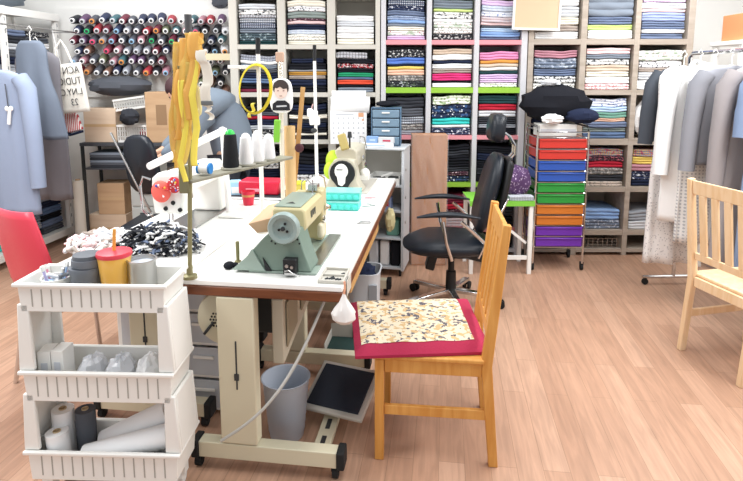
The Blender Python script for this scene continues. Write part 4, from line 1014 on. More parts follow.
# things on top tray
def fr(): pass
tu = thing('tumbler', 'yellow tumbler with red lid and straw on the white trolley', 'tumbler', onc(cx_(116), .11, 0))
zt0 = at(116, 247, CY0+.15).z-tu.location.z
MB().lathe((0, 0, 0), [(0, 0), (.04, 0), (.044, .01), (.058, zt0-.02), (.0, zt0-.02)], 30).build('cup', mat('yellow_drink', '#e9b24e', .3, coat=.4), tu)
MB().lathe((0, 0, zt0-.0195), [(0, 0), (.060, 0), (.0625, .006), (.060, .016), (.03, .02), (0, .02)], 30).build('lid', mat('coral_lid', '#d9414f', .35), tu)
MB().tube([(.0, 0, zt0+.0), (.006, 0, zt0+.08)], .006).build('straw', mat('straw_orange', '#e0a04a', .4), tu)
sc_ = thing('steel_cup', 'brushed steel cup right of the yellow tumbler on the white trolley', 'cup', onc(cx_(143), .11, 0))
z1 = at(143, 255, CY0+.15).z-sc_.location.z
MB().lathe((0, 0, 0), [(0, 0), (.042, 0), (.046, .006), (.05, z1*.35), (.05, z1-.012), (.053, z1-.006), (.053, z1), (.047, z1), (.045, z1-.02), (.04, .02), (0, .02)], 30).build('cup', STEEL, sc_)
MB().lathe((0, 0, z1-.0185), [(0, 0), (.0445, 0), (.0445, .004), (0, .004)], 24).build('lid', mat('cup_lid_clear', '#c9d2dc', .2), sc_)
GP = mat('grey_plastic', '#6c7078', .45)
mg = thing('mug', 'grey lidded mug left of the yellow tumbler, lower of two grey pots', 'mug', onc(cx_(87), .11, 0))
z2 = at(87, 262, CY0+.15).z-mg.location.z
MB().lathe((0, 0, 0), [(0, 0), (.05, 0), (.054, .008), (.054, z2-.025), (.058, z2-.02), (.058, z2), (.0, z2)], 28).build('cup', GP, mg)
MB().tube([(-.053, -.01, z2*.8), (-.085, -.02, z2*.75), (-.09, -.02, z2*.45), (-.055, -.01, z2*.3)], .008).build('handle', GP, mg)
m2 = thing('jar', 'grey jar stacked on the grey mug on the white trolley', 'jar', onc(cx_(89), .11, 0)+Vector((0, 0, z2+.0005)))
MB().lathe((0, 0, 0), [(0, 0), (.05, 0), (.055, .006), (.055, .03), (.0, .03)], 28).build('jar', GP, m2); MB().lathe((0, 0, .0302), [(0, 0), (.05, 0), (.048, .014), (0, .016)], 28).build('lid', mat('grey_lid', '#575b62', .5), m2)
q = random.Random(11)
pcols = [('pink', '#e39ab0'), ('pale blue', '#a9c4e6'), ('white', '#eeeeee'), ('dark grey', '#6a6f7c'), ('lilac', '#b9b2dc')]
hol = thing('pen_pot', 'small white pot of pens and tools at the left of the white trolley', 'pot', onc(cx_(56), .11, 0))
MB().lathe((0, 0, 0), [(0, 0), (.045, 0), (.05, .085), (.046, .085), (.042, .005), (0, .006)], 22).build('pot', WHITE, hol)
for k in range(7):
    n, c = pcols[k % 5]; a = q.random()*6.28; d = Vector((math.cos(a)*.02, math.sin(a)*.02, .012)); e = Vector((math.cos(a)*.045, math.sin(a)*.045, .11+q.random()*.03))
    b = thing('pen', f'{n} pen number-less' if False else f'{n} pen leaning in the white pot of tools', 'pen', hol.location, 0, 'pens in the white pot')
    MB().cyl(d*.75+Vector((0, 0, .0)), e*.86, .0045, n=8).build('barrel', mat('pen_'+n.replace(' ', '_'), c, .4), b); MB().cyl(e*.862, e, .005, n=8).build('cap', WHITE, b)
ragged('tissue_scraps', onc(cx_(40)+.04, .11, 0), (.03, .06, .085), [FB['wht'][1], FB['lgr'][1], FB['sky'][1]], 60, 21, 'crumpled white tissues at the left end of the white trolley top', 'tissues', (.025, .008), 'stuff')
# middle tray
def carton(label, x, y, sx, sy, sz, rz=0, tilt=0):
    t = thing('carton', label, 'box', onc(x, y, 1), rz, 'white cartons in the trolley')
    MB().box((0, 0, sz/2+.002), (sx, sy, sz), (0, tilt, 0)).build('box', WHITE, t, bev=.002); MB().box((0, -sy/2-.0008, sz*.55), (sx*.5, .001, sz*.4), (0, tilt, 0)).build('label', mat('label_grey', '#c9ccd2', .7), t)
carton('white carton in the middle trolley tray, leftmost of the pair', cx_(47)+.0, .08, .045, .07, .16, .1)
carton('white carton in the middle trolley tray, right of its twin', cx_(60)+.005, .08, .045, .07, .165, -.05)
BAGC = mat('bag_clear', '#e6e9ee', .2, alpha=.8)
def crumple(name, label, c, r, m, seed, cat, group=None):
    q = random.Random(seed); n, k = 18, 11; b = MB()
    for i in range(k+1):
        ph = math.pi*i/k
        for j in range(n):
            t = 2*math.pi*j/n; f = 1 if i in (0, k) else (q.uniform(.80, 1.10) if r[0] < .12 else q.uniform(.9, 1.07))
            z = r[2]*math.cos(ph)*f+r[2]
            b.v.append((r[0]*math.sin(ph)*math.cos(t)*f, r[1]*math.sin(ph)*math.sin(t)*f, max(0.001, z)))
    for i in range(k):
        for j in range(n): b.f.append((i*n+j, (i+1)*n+j, (i+1)*n+(j+1) % n, i*n+(j+1) % n)); b.m.append(0)
    o = b.build(name, m, loc=c, smooth=25); tag(o, label, cat, group); return o
for k, (u, lab, sd) in enumerate(((88, 'leftmost crumpled clear bag in the middle trolley tray', 31), (117, 'second crumpled clear bag in the middle trolley tray', 32), (146, 'crumpled white bag at the right of the middle trolley tray', 33))):
    crumple('plastic_bag', lab, onc(cx_(u), .10, 1)+Vector((0, 0, .005)), (.048, .07, .06), BAGC if k < 2 else FB['wht'][1], sd, 'plastic bag', 'bags in the trolley')
# bottom tray
def roll(name, label, a, b_, r, m, cat='roll', hole=True, group='rolls in the trolley'):
    a, b_ = Vector(a), Vector(b_); t = thing(name, label, cat, a, 0, group); d = b_-a
    L_ = d.length; MB().lathe((0, 0, 0), [(r*.35, 0.0), (r, 0), (r, L_), (r*.35, L_), (r*.35, 0.0)], 24, d).build('roll', m, t)
    MB().lathe((0, 0, 0), [(r*.30, -.004), (r*.345, -.004), (r*.345, L_+.004), (r*.30, L_+.004), (r*.30, -.004)], 18, d).build('core', mat('core_tan', '#c9b08c', .8), t)
    return t
z0 = max(.05, zt[5])+.006; cl = ct.location
roll('interfacing_roll', 'long white roll lying highest across the bottom trolley tray', (cl.x-.055, cl.y+.135, z0+.055), (cl.x+.20, cl.y+.135, z0+.185), .045, FB['wht'][1])
roll('interfacing_roll', 'long white roll lying lower and in front in the bottom tray', (cl.x-.09, cl.y+.055, z0+.052), (cl.x+.225, cl.y+.062, z0+.135), .043, FB['wht'][1])
roll('paper_roll', 'short white upright roll at the front left of the bottom tray', (cl.x-.185, cl.y+.058, z0+.003), (cl.x-.195, cl.y+.06, z0+.15), .04, FB['wht'][1])
roll('paper_roll', 'short white upright roll behind at the left of the bottom tray', (cl.x-.205, cl.y+.125, z0+.003), (cl.x-.205, cl.y+.125, z0+.20), .04, FB['wht'][1])
roll('cloth_roll', 'charcoal upright roll between the white rolls in the bottom tray', (cl.x-.118, cl.y+.122, z0+.003), (cl.x-.118, cl.y+.122, z0+.20), .036, FB['dgr'][1])
crumple('plastic_bag', 'crumpled clear bag under the rolls at the right of the bottom tray', Vector((cl.x+.19, cl.y+.11, z0)), (.05, .03, .03), BAGC, 36, 'plastic bag')

# ------------------------------------------------------------------ under the tables
def drawer_tower(label, c, W, D, hs, rz, contents=None):
    t = thing('drawer_tower', label, 'drawers', c, rz)
    z = .02; H = sum(hs)+.02*(len(hs)+1)+.02
    fr_ = MB()
    for sx in (-1, 1):
        for y in (0, D): fr_.bb(sx*W/2-.012, sx*W/2+.012, y-.012, y+.012, .0, H)
    zz = .02
    for h in hs+[0]:
        fr_.bb(-W/2-.012, W/2+.012, -.014, D+.012, zz, zz+.016); zz += h+.02
    fr_.build('frame', WHITE, t, bev=.003)
    z = .037
    for h in hs:
        d = MB(); d.bb(-W/2+.014, W/2-.014, -.022, -.018, z, z+h-.004); d.bb(-W/2+.014, W/2-.014, D-.016, D-.013, z, z+h-.004)
        d.bb(-W/2+.014, -W/2+.017, -.018, D-.016, z, z+h-.004); d.bb(W/2-.017, W/2-.014, -.018, D-.016, z, z+h-.004); d.bb(-W/2+.017, W/2-.017, -.018, D-.016, z, z+.003)
        do = d.build('drawer', HAZYC, t)
        MB().bb(-.05, .05, -.034, -.0225, z+h*.6, z+h*.6+.014).build('handle', WHITE, do, bev=.003)
        z += h+.02
    return t
drawer_tower('white drawer tower with milky drawers left of the near table leg', T(-.76, .40), .20, .34, [.14, .14, .14, .14], ISL)
dt = drawer_tower('low milky drawer tower under the side table behind the white trolley', T(-1.06, .40), .26, .30, [.22, .23], ISL)
for k, (x, m, n) in enumerate(((-.07, FB['slt'][1], 'slate'), (.01, FB['wht'][1], 'white'), (.085, FB['prw'][1], 'periwinkle'))):
    r_ = thing('ribbon_spool', f'{n} spool standing in the milky drawer behind the trolley', 'spool', T(-1.06, .40)+Vector((x, .10, .285)))
    MB().lathe((0, 0, 0), [(0, 0), (.036, 0), (.036, .1), (.036, .104), (.03, .108), (.036, .112), (.036, .2), (0, .2)], 20).build('spool', m, r_)
tr_ = thing('waste_bin', 'pale grey-blue waste bin under the near table', 'bin', (-.375, 2.29, 0.001))
hb0 = at(283, 384, 2.23).z
PB = mat('bin_blue_grey', '#b4bcc8', .45)
b = MB(); pr_ = [(0, 0), (.072, 0), (.074, .004)]
for k in range(1, 8):
    z = hb0*k/8; r = .074+.026*k/8; pr_ += [(r, z-.003), (r+.0025, z)]
pr_ += [(.102, hb0-.006), (.108, hb0), (.102, hb0), (.098, hb0-.006), (.07, .006), (0, .006)]
b.lathe((0, 0, 0), pr_, 36).build('bin', PB, tr_)
cab = MB(); pts = []
P0, P1 = at(326, 297, 2.12), at(221, 441, 1.965)
for k in range(15):
    u = k/14; p = P0.lerp(P1, u); p.z -= .05*math.sin(math.pi*u); p.x += .03*math.sin(math.pi*u); p.y -= .07*math.sin(math.pi*u); pts.append(p-P1)
co = cab.tube(pts, .006).build('cable', mat('cable_grey', '#b5b4ae', .6), loc=P1); tag(co, 'grey cable hanging from the table edge to the near leg foot', 'cable')
# trays and bags under the right edge
tb_ = thing('treadle_tray', 'grey tray with a dark green lining under the far half of the near table', 'tray', T(-.15, 1.03, .061), ISL)
MB().bb(-.13, .13, -.10, .10, 0, .006).bb(-.13, .13, .094, .10, .006, .09).bb(-.13, -.124, -.10, .094, .006, .06).bb(.124, .13, -.10, .094, .006, .06).bb(-.124, .124, -.10, -.094, .006, .02).build('tray', GREYW, tb_, bev=.003)
MB().bb(-.122, .122, -.092, .092, .0065, .012).build('lining', mat('lining_green', '#27403c', .8), tb_); MB().bb(.0, .12, .085, .093, .013, .08).build('navy_pad', mat('navy_pad', '#262b36', .85), tb_)
MB().bb(-.12, -.10, -.08, .08, -.060, -.0005).build('tray_foot', DARK, tb_); MB().bb(.10, .12, -.08, .08, -.060, -.0005).build('tray_foot', DARK, tb_)
bg = thing('plastic_bag', 'small knotted white plastic bag hanging under the near table corner', 'plastic bag', at(344, 308, 1.945))
q = random.Random(3); b = MB(); n = 18
for z, r in ((.055, .004), (.035, .012), (.02, .02), (.0, .034), (-.02, .043), (-.04, .042), (-.056, .026), (-.062, .004)):
    for i in range(n): a = 2*math.pi*i/n; rr = r*q.uniform(.85, 1.12); b.v.append((rr*math.cos(a), rr*math.sin(a)*.8, z))
for k in range(7):
    for i in range(n): b.f.append((k*n+i, k*n+(i+1) % n, (k+1)*n+(i+1) % n, (k+1)*n+i)); b.m.append(0)
b.build('bag', mat('bag_white', '#e4e0dc', .35), bg, smooth=30)
MB().tube([(0, 0, .05), (.004, 0, .075), (.002, .004, .10)], .004).build('knot', mat('knot_peach', '#e6a98a', .6), bg)
# light grey bin under the right edge of the tables
lb = thing('storage_bin', 'pale grey curved bin standing under the right edge of the far table', 'bin', (-.04, 3.26, .001), ISL)
LGP = mat('pale_grey_plastic', '#c3c7cb', .5)
b = MB(); n = 26
def sq(a, p=4): ca, sa = math.cos(a), math.sin(a); return 1/(abs(ca)**p+abs(sa)**p)**(1/p)
for wx, wy, z in ((.09, .10, 0), (.115, .12, .05), (.12, .125, .12), (.085, .11, .15), (.09, .115, .38), (.10, .12, .42), (.092, .112, .42), (.08, .1, .16), (.0, .0, .15)):
    for i in range(n): a = 2*math.pi*i/n; k = sq(a); b.v.append((wx*k*math.cos(a), wy*k*math.sin(a), z))
for k in range(8):
    for i in range(n): b.f.append((k*n+i, k*n+(i+1) % n, (k+1)*n+(i+1) % n, (k+1)*n+i)); b.m.append(0)
b.f.append(tuple(range(n))[::-1]); b.m.append(0)
b.build('bin', LGP, lb, smooth=50)
MB().bb(.04, .087, -.118, -.10, .18, .36).build('window', mat('bin_window', '#9ba0a6', .5), lb)
crumple('cloth_scrap', 'dark navy cloth heaped in the pale grey bin under the table', (-.04, 3.24, .362), (.07, .08, .05), FB['nvy'][1], 71, 'cloth')

# ------------------------------------------------------------------ grey cabinet and what stands on it
gc = thing('cabinet', 'pale grey metal cabinet with open shelves at the far end of the tables', 'cabinet', (.035, 4.28, 0), R(-13))
CW_, CH = .44, at(400, 147, 4.3).z
MB().bb(-CW_/2, -CW_/2+.015, 0, .28, .05, CH-.02).build('side_panel', LGP, gc); MB().bb(CW_/2-.02, CW_/2, 0, .28, .05, CH-.02).build('side_panel', LGP, gc)
MB().bb(-CW_/2-.005, CW_/2+.005, -.012, .285, CH-.0195, CH).build('top', LGP, gc, bev=.006); MB().bb(-CW_/2+.015, CW_/2-.02, .265, .28, .05, CH-.02).build('back_panel', GREYW, gc)
zsh = [.06, .30, .52, .72]
for z in zsh: MB().bb(-CW_/2+.0155, CW_/2-.0205, .002, .264, z, z+.014).build('shelf', LGP, gc)
for x in (-.19, .19): 
    for y in (.03, .25): MB().cyl((x-.008, y, .022), (x+.008, y, .022), .021, n=14).bb(x-.012, x+.012, y-.01, y+.01, .03, .05).build('caster', RUBBER, gc)
hh = MB()
for z in (.25, .42, .62, .84): hh.bb(CW_/2+.0002, CW_/2+.006, .06, .075, z, z+.02)
hh.build('hinges', STEEL, gc)
def onC(x, y, z): c, s = math.cos(R(-13)), math.sin(R(-13)); return Vector((gc.location.x+c*x-s*y, gc.location.y+s*x+c*y, z))
bn = thing('parts_bin', 'white tray of dark odds and ends on the upper cabinet shelf', 'tray', onC(.06, .02, .7345), R(-13))
MB().bb(-.12, .12, 0, .2, .0, .006).bb(-.12, .12, 0, .006, .006, .05).bb(-.12, -.114, .006, .2, .006, .07).bb(.114, .12, .006, .2, .006, .07).bb(-.114, .114, .194, .2, .006, .07).build('tray', WHITE, bn, bev=.002)
MB().box((-.05, .06, .03), (.09, .05, .04), (0, 0, .4)).box((.06, .08, .03), (.07, .06, .045), (0, 0, -.3)).build('tools', DARK, bn)
MB().beam((-.03, .03, .06), (.06, .05, .09), .02, .012).build('white_tool', WHITE, bn)
for k, (x, c, n, w_, h) in enumerate(((-.02, 'wht', 'white carton beside the red-and-blue carton on a cabinet shelf', .07, .10), (.07, 'prw', 'red-and-blue printed carton on the cabinet shelf', .08, .09))):
    t = thing('carton', n, 'box', onC(x, .03, .5345), R(-13)); MB().bb(-w_/2, w_/2, 0, .1, .0005, h).build('box', FB[c][1], t, bev=.002)
    MB().bb(-w_*.3, w_*.3, -.0015, -.0002, h*.3, h*.7).build('label', mat('label_red', '#c2425a', .6) if k else PAPER, t)
for k, (x, c, n) in enumerate(((.06, 'wht', 'white bundle standing on the lowest cabinet shelf'), (.145, 'blk', 'black folded bundle standing beside the white one in the cabinet'), (-.03, 'lgr', 'pale grey bundle on the lowest cabinet shelf left of the white one'))):
    t = MB().bb(-.036, .036, 0, .16, .0005, .2).build('cloth_bundle', FB[c][1], loc=onC(x, .04, .0745), rz=R(-13), bev=.012); tag(t, n, 'cloth')
t = MB().bb(-.05, .05, 0, .12, .0005, .13).build('cloth_bundle', FB['sgr'][1], loc=onC(.12, .06, .3145), rz=R(-13), bev=.012); tag(t, 'muted green bundle on the middle cabinet shelf', 'cloth')
crumple('plastic_bag', 'yellowish bag hanging over the right table edge before the cabinet', at(390, 222, 3.72)-Vector((0, 0, .07)), (.035, .04, .085), mat('bag_yellow', '#d7cc9c', .4, alpha=.85), 81, 'plastic bag')
# blue drawers
bd = thing('drawer_box', 'grey-blue translucent drawer box standing on the grey cabinet', 'drawers', onC(.06, .08, CH+.001), R(-6))
BDP = mat('blue_smoke_plastic', '#7d97ac', .3, alpha=.85)
MB().bb(-.115, -.108, 0, .16, 0, .30).bb(.108, .115, 0, .16, 0, .30).bb(-.108, .108, 0, .16, .292, .30).bb(-.108, .108, 0, .16, 0, .008).bb(-.108, .108, .154, .16, .008, .292).build('frame', mat('blue_frame', '#56748f', .4), bd, bev=.002)
for k in range(4):
    z = .012+.07*k; d = MB().bb(-.104, .104, -.006, .15, z, z+.062).build('drawer', BDP, bd, bev=.004)
    MB().bb(-.03, .03, -.016, -.0065, z+.035, z+.045).build('handle', WHITE, d)
crumple('cloth_scrap', 'black cloth dropped on top of the blue drawer box', onC(.06, .15, CH+.302), (.10, .06, .025), FB['blk'][1], 91, 'cloth')
for (x, y, sx, sy, sz, c, n, z) in ((-.02, -.005, .30, .05, .03, 'wht', 'white flat carton on the cabinet front', 0), (-.035, .0, .09, .045, .05, 'lbl', 'small blue carton on top of the white flat carton', .031), (.075, .0, .12, .045, .045, 'lgr', 'pale grey carton with red print beside the small blue carton', .031)):
    t = thing('carton', n, 'box', onC(x, y+.03, CH+.001+z), R(-13)); MB().bb(-sx/2, sx/2, -sy/2, sy/2, 0, sz).build('box', FB[c][1], t, bev=.002)
    MB().bb(-sx*.2, sx*.3, -sy/2-.0012, -sy/2-.0002, sz*.3, sz*.6).build('print', mat('label_red', '#c2425a', .6) if 'red' in n else FB['sky'][1], t)
# calendar
cal = thing('calendar', 'white wall calendar hanging on the front of the grey-white shelves', 'calendar', at(350, 93, 4.74))
w2, h2 = .165, .44
def pagef(k, top, bot, dx):
    return lambda u, v: Vector((-w2/1+2*w2*u*.83+.02+dx, -.012*k-.02*math.sin(v*2)*.4, top+(bot-top)*v))
MB().grid(lambda u, v: Vector((-.155+.29*u, -.004, .02-.12*v)), 6, 4).build('cover_sheet', PAPER, cal, solid=.001)
MB().grid(lambda u, v: Vector((-.165+.33*u+.004*math.sin(v*5), -.010-.03*math.sin(v*3.0)*(.4+.6*u), -.03-.14*v)), 8, 6).build('folded_sheet', PAPER, cal, solid=.001)
MB().bb(-.168, .140, -.018, -.014, -.43, -.15).build('page', mat('calendar_white', '#f4f4f4', .7), cal)
mk_ = MB()
for r in range(5):
    for c in range(7):
        if (r, c) in ((0, 0), (4, 6), (4, 5)): continue
        x = -.145+c*.042; z = -.215-r*.042; mk_.bb(x, x+.012, -.0192, -.0182, z, z+.010)
mk_.build('day_marks', mat('print_faint', '#b9bcc2', .8), cal)
MB().bb(.07, .115, -.0192, -.0182, -.20, -.165).bb(.10, .118, -.0192, -.0182, -.232, -.218).build('picture', mat('print_orange', '#d8a17c', .8), cal)
MB().bb(-.12, .03, -.0192, -.0182, -.182, -.174).build('heading', mat('print_faint', '#b9bcc2', .8), cal)
# cardboard wrapped in plastic
cbp = thing('cardboard_box', 'tall flat cardboard box in clear plastic leaning by the grey cabinet', 'box', (.475, 4.46, .001), 0)
MB().bb(-.145, .145, .06, .20, 0, 1.10).build('box', wood('cardboard_warm', '#a9744f', '#b98560', 2, 'Z', .8), cbp, bev=.006)
q = random.Random(5)
def film(u, v):
    return Vector((-.152+.304*u, .050-.012*(math.sin(u*17+v*9)*math.sin(v*13+u*4)), 0.01+1.10*v))
MB().grid(film, 16, 30).build('plastic_wrap', mat('clear_film', '#f2f2f2', .08, alpha=.14), cbp, smooth=25)

# ------------------------------------------------------------------ coloured drawer trolley
dc = thing('drawer_trolley', 'chrome trolley with ten red, blue, green, orange and purple drawers', 'drawers', (1.515, 4.40, 0), R(-1))
DW, DD = .40, .34
zb_, zt_ = at(557, 247, 4.4).z, at(557, 138, 4.4).z
fr_ = MB()
for sx in (-1, 1):
    fr_.tube([(sx*DW/2, 0, .06), (sx*DW/2, 0, zt_+.05), (sx*DW/2, .03, zt_+.09), (sx*DW/2, .31, zt_+.09), (sx*DW/2, DD, zt_+.05), (sx*DW/2, DD, .06)], .009)
fr_.tube([(-DW/2, .0, zt_+.045), (DW/2, .0, zt_+.045)], .006); fr_.tube([(-DW/2, DD, zt_+.045), (DW/2, DD, zt_+.045)], .006)
nd = 10; dh = (zt_-zb_)/nd
for k in range(nd+1):
    z = zb_+k*dh
    fr_.tube([(-DW/2, .0, z), (DW/2, .0, z)], .005)
    for sx in (-1, 1): fr_.tube([(sx*DW/2, 0, z), (sx*DW/2, DD, z)], .004)
fr_.build('frame', CHROME, dc)
dcol = [('red', '#c6382f'), ('red', '#c6382f'), ('blue', '#2c53a8'), ('blue', '#2c53a8'), ('green', '#2a8f3a'), ('green', '#2a8f3a'), ('orange', '#c9752c'), ('orange', '#c9752c'), ('purple', '#6a2fa4'), ('purple', '#6a2fa4')]
for k, (n, c) in enumerate(dcol):
    z1 = zt_-k*dh-.008; z0 = z1-dh+.018
    d = MB(); d.bb(-DW/2+.016, DW/2-.016, -.012, -.005, z0, z1); d.bb(-DW/2+.016, -DW/2+.021, -.005, DD-.03, z0, z1); d.bb(DW/2-.021, DW/2-.016, -.005, DD-.03, z0, z1); d.bb(-DW/2+.021, DW/2-.021, -.005, DD-.03, z0, z0+.004); d.bb(-DW/2+.021, DW/2-.021, DD-.034, DD-.03, z0+.004, z1)
    do = d.build('drawer', mat('drawer_'+n, c, .3), dc, bev=.002); do['label'] = n+' drawer'
    MB().bb(-DW/2+.02, DW/2-.02, -.020, -.0125, z1-.012, z1-.003).build('handle', mat('drawer_'+n, c, .3), do, bev=.002)
for sx in (-1, 1):
    for y in (.01, DD-.01): MB().cyl((sx*DW/2-.009, y, .026), (sx*DW/2+.009, y, .026), .025, n=16).bb(sx*DW/2-.013, sx*DW/2+.013, y-.014, y+.014, .035, .07).build('caster', RUBBER, dc)
zc_ = zt_+.0
wb = thing('box', 'white box sitting on top of the coloured drawer trolley', 'box', (1.495, 4.49, zc_+.006), 0)
MB().bb(-.155, .14, -.05, .13, 0, .10).build('box', WHITE, wb, bev=.004); MB().bb(-.15, .135, -.051, -.0502, .03, .06).build('label', mat('label_grey', '#c9ccd2', .7), wb)
crumple('garment_pile', 'heap of black garments piled on top of the drawer trolley', (1.49, 4.56, zc_+.108), (.29, .15, .155), FB['blk'][1], 101, 'clothes')
crumple('garment', 'navy garment lying over the black heap on the drawer trolley', (1.67, 4.44, zc_+.112), (.13, .10, .06), FB['nvy'][1], 102, 'clothes')
crumple('garment', 'white garment tucked under the front of the black heap', (1.42, 4.40, zc_+.11), (.09, .05, .04), FB['wht'][1], 103, 'clothes')
crumple('garment', 'white garment on the top right of the black heap', (1.44, 4.56, zc_+.40), (.09, .06, .03), FB['lgr'][1], 104, 'clothes')

# ------------------------------------------------------------------ low table with green cloth
gt = thing('side_table', 'low white folding table with a lime green cover by the coloured drawers', 'table', (1.055, 4.44, 0))
zg = at(515, 199, 4.4).z
MB().bb(-.28, .225, -.14, .22, zg-.03, zg).build('tabletop', WHITE, gt, bev=.003)
MB().bb(-.283, .228, -.143, .222, zg+.0005, zg+.004).bb(-.283, .228, -.146, -.1405, zg-.035, zg+.004).build('green_cover', mat('lime_cloth_cover', '#7cc243', .8), gt)
for x in (-.26, .205):
    for y in (-.12, .19): MB().bb(x-.016, x+.016, y-.016, y+.016, 0, zg-.0305).build('leg', WHITE, gt, bev=.002)
MB().beam((-.2, -.10, zg-.04), (.18, -.10, .25), .025, .02).build('brace', WHITE, gt); MB().bb(-.24, .185, -.13, -.11, .12, .15).build('stretcher', WHITE, gt)
crumple('cloth_bundle', 'bundle of purple floral cloth on the low green-covered table', (1.14, 4.47, zg+.0045), (.16, .13, .13), FB['ppr'][1], 111, 'cloth')
t = fabric_mesh(.24, .2, .06, 500, 2, (0, 0, .004)).build('folded_fabric', FB['gck'][1], loc=(1.18, 4.305, zg+.0045)); t.scale = (.8, .4, .6); tag(t, 'grey checked cloth at the front of the low green-covered table', 'fabric')
# ------------------------------------------------------------------ cork board on the shelf fronts
kb = thing('pin_board', 'beige cork board with a white frame hanging across the two shelf units', 'board', at(537, 12, 4.745), 0)
kw, kh = .36, .26
MB().bb(-kw/2, kw/2, .0, .014, -kh/2, kh/2).build('cork', mat('cork', '#cfb697', .9, bump=.2, bscale=300), kb)
MB().bb(-kw/2-.018, kw/2+.018, -.006, .016, kh/2+.0005, kh/2+.018).bb(-kw/2-.018, kw/2+.018, -.006, .016, -kh/2-.018, -kh/2-.0005).bb(-kw/2-.018, -kw/2-.0005, -.006, .016, -kh/2, kh/2).bb(kw/2+.0005, kw/2+.018, -.006, .016, -kh/2, kh/2).build('frame', WHITE, kb, bev=.002)
kb.rotation_euler = (0, R(1.5), 0)
# small things in the brown shelves
wbk = thing('wire_basket', 'chrome wire basket standing in the bottom of the brown shelves', 'basket', (X(612), 4.81, .0615)); wbk.scale = (1, 1, .6)
b = MB()
for k in range(9): b.tube([(-.17+.0425*k, 0, .01), (-.17+.0425*k, 0, .14)], .0025, 5)
for z in (.01, .05, .10, .14): b.tube([(-.17, 0, z), (.17, 0, z), (.17, .3, z), (-.17, .3, z), (-.17, 0, z)], .003, 5)
for k in range(8): b.tube([(-.17, .043*k, .01), (.17, .043*k, .01)], .0025, 5)
b.build('basket', CHROME, wbk)
crumple('cloth_bundle', 'white cloth draped from the third row of the brown shelves beside the clothes', (X(655), 4.87, bC[3][1]+.002), (.085, .06, .16), FB['wht'][1], 121, 'cloth')
crumple('cloth_bundle', 'dark navy bundle in the left column of the brown shelves behind the trolley', (X(558.5), 4.98, bC[3][1]+.002), (.16, .15, .10), FB['nvy'][1], 122, 'cloth')

# ------------------------------------------------------------------ garment rail on the right
gr = thing('garment_rack', 'chrome garment rail on the right hung with white and haze-lightened clothes', 'garment rack', (2.33, 3.55, 0), R(3))
zr = at(710, 50, 3.55).z
b = MB(); b.tube([(0, .55, .06), (0, .55, zr-.03), (0, .52, zr), (0, -.55, zr), (0, -.58, zr-.03), (0, -.58, .06)], .014)
b.build('rail_frame', CHROME, gr)
for y in (.55, -.58):
    MB().tube([(-.24, y, .06), (.24, y, .06)], .013).build('base_bar', CHROME, gr)
    for x in (-.22, .22): MB().cyl((x, y-.009, .024), (x, y+.009, .024), .0235, n=14).bb(x-.01, x+.01, y-.012, y+.012, .03, .047).build('caster', RUBBER, gr)
def garment(label, y, w, L_, m, sleeve=.5, sm=None, wb=None, seed=0, twist=0, x=0, collar=None, panel=None, cat='garment', rack=gr, zz=None, group='clothes on the garment rail', rz=0):
    zz = zr if zz is None else zz
    c, s = math.cos(rack.rotation_euler.z), math.sin(rack.rotation_euler.z)
    p = Vector((rack.location.x+c*x-s*y, rack.location.y+s*x+c*y, zz-.075))
    t = thing('garment', label, cat, p, rack.rotation_euler.z+R(twist)+rz, group)
    q = random.Random(seed); p1, p2 = q.random()*6, q.random()*6; wb = wb or w*1.1; n = 30
    def f(u, v):
        a = 2*math.pi*u; k = v
        if k < .12: ww = .075+(w-.15)/2*math.sin(k/.12*math.pi/2); z = -.02-.10*(k/.12)**1.4
        else: kk = (k-.12)/.88; ww = w/2-.03*math.sin(math.pi*min(1, kk*2))*.6+(wb/2-w/2)*kk; z = -.12-(L_-.12)*kk
        d = .028+.014*k
        r = 1+.34*k*math.sin(6*a+p1+k)+.25*k*math.sin(11*a+p2+k*2)
        return Vector((ww*math.cos(a)*(1+.03*k*math.sin(3*a+p1)), d*math.sin(a)*r*1.2+.012*k*math.sin(ww*math.cos(a)*38+p2), z))
    b = MB(); b.grid(lambda u, v: f(v, u), 22, n); b.build('body', m, t, smooth=80, solid=.003)
    if sleeve:
        for sx in (-1, 1):
            pts = [(sx*(w/2-.05), 0, -.07), (sx*(w/2+.0), .0, -.15), (sx*(w/2+.03), -.01, -.15-sleeve*.5), (sx*(w/2+.045), -.02, -.15-sleeve)]
            MB().tube(pts, [.055, .062, .055, .05], 12).build('sleeve', sm or m, t, smooth=80)
    if collar: MB().tube([(-.075, -.01, -.015), (-.03, -.05, -.05), (0, -.055, -.075), (.03, -.05, -.05), (.075, -.01, -.015), (.0, .045, .012), (-.075, -.01, -.015)], .014, 8).build('collar', collar, t)
    if panel: MB().bb(-w*.18, w*.18, -.085, -.08, -L_*.72, -L_*.42).build('pocket', panel, t, bev=.004)
    h = MB(); h.tube([(0, 0, -.02), (0, 0, .045), (.018, 0, .062), (.0, 0, .0915 if False else .090), (-.018, 0, .070)], .0035, 6)
    h.tube([(-w/2+.08, 0, -.075), (0, 0, -.015), (w/2-.08, 0, -.075)], .006, 6); h.build('hanger', WHITE, t)
    return t
def clo(n, c): return mat('garment_'+n, c, .9, bump=.15, bscale=25, spec=.15)
garment('dark grey jacket hanging farthest back on the garment rail', .46, .40, .55, clo('charcoal', '#50555d'), .42, seed=1, x=-.10, twist=-4)
garment('long white patterned skirt hanging low behind the white shirt', .38, .34, 1.42, patterned('garment_lace', '#e8e6e4', '#c3c1c2', 'dots', 60, .3), 0, seed=2, x=-.15, wb=.40)
garment('white long-sleeved shirt second from the back of the rail', .28, .42, 1.08, clo('white', '#efefee'), .60, seed=3, x=-.10, collar=clo('white', '#efefee'), twist=6)
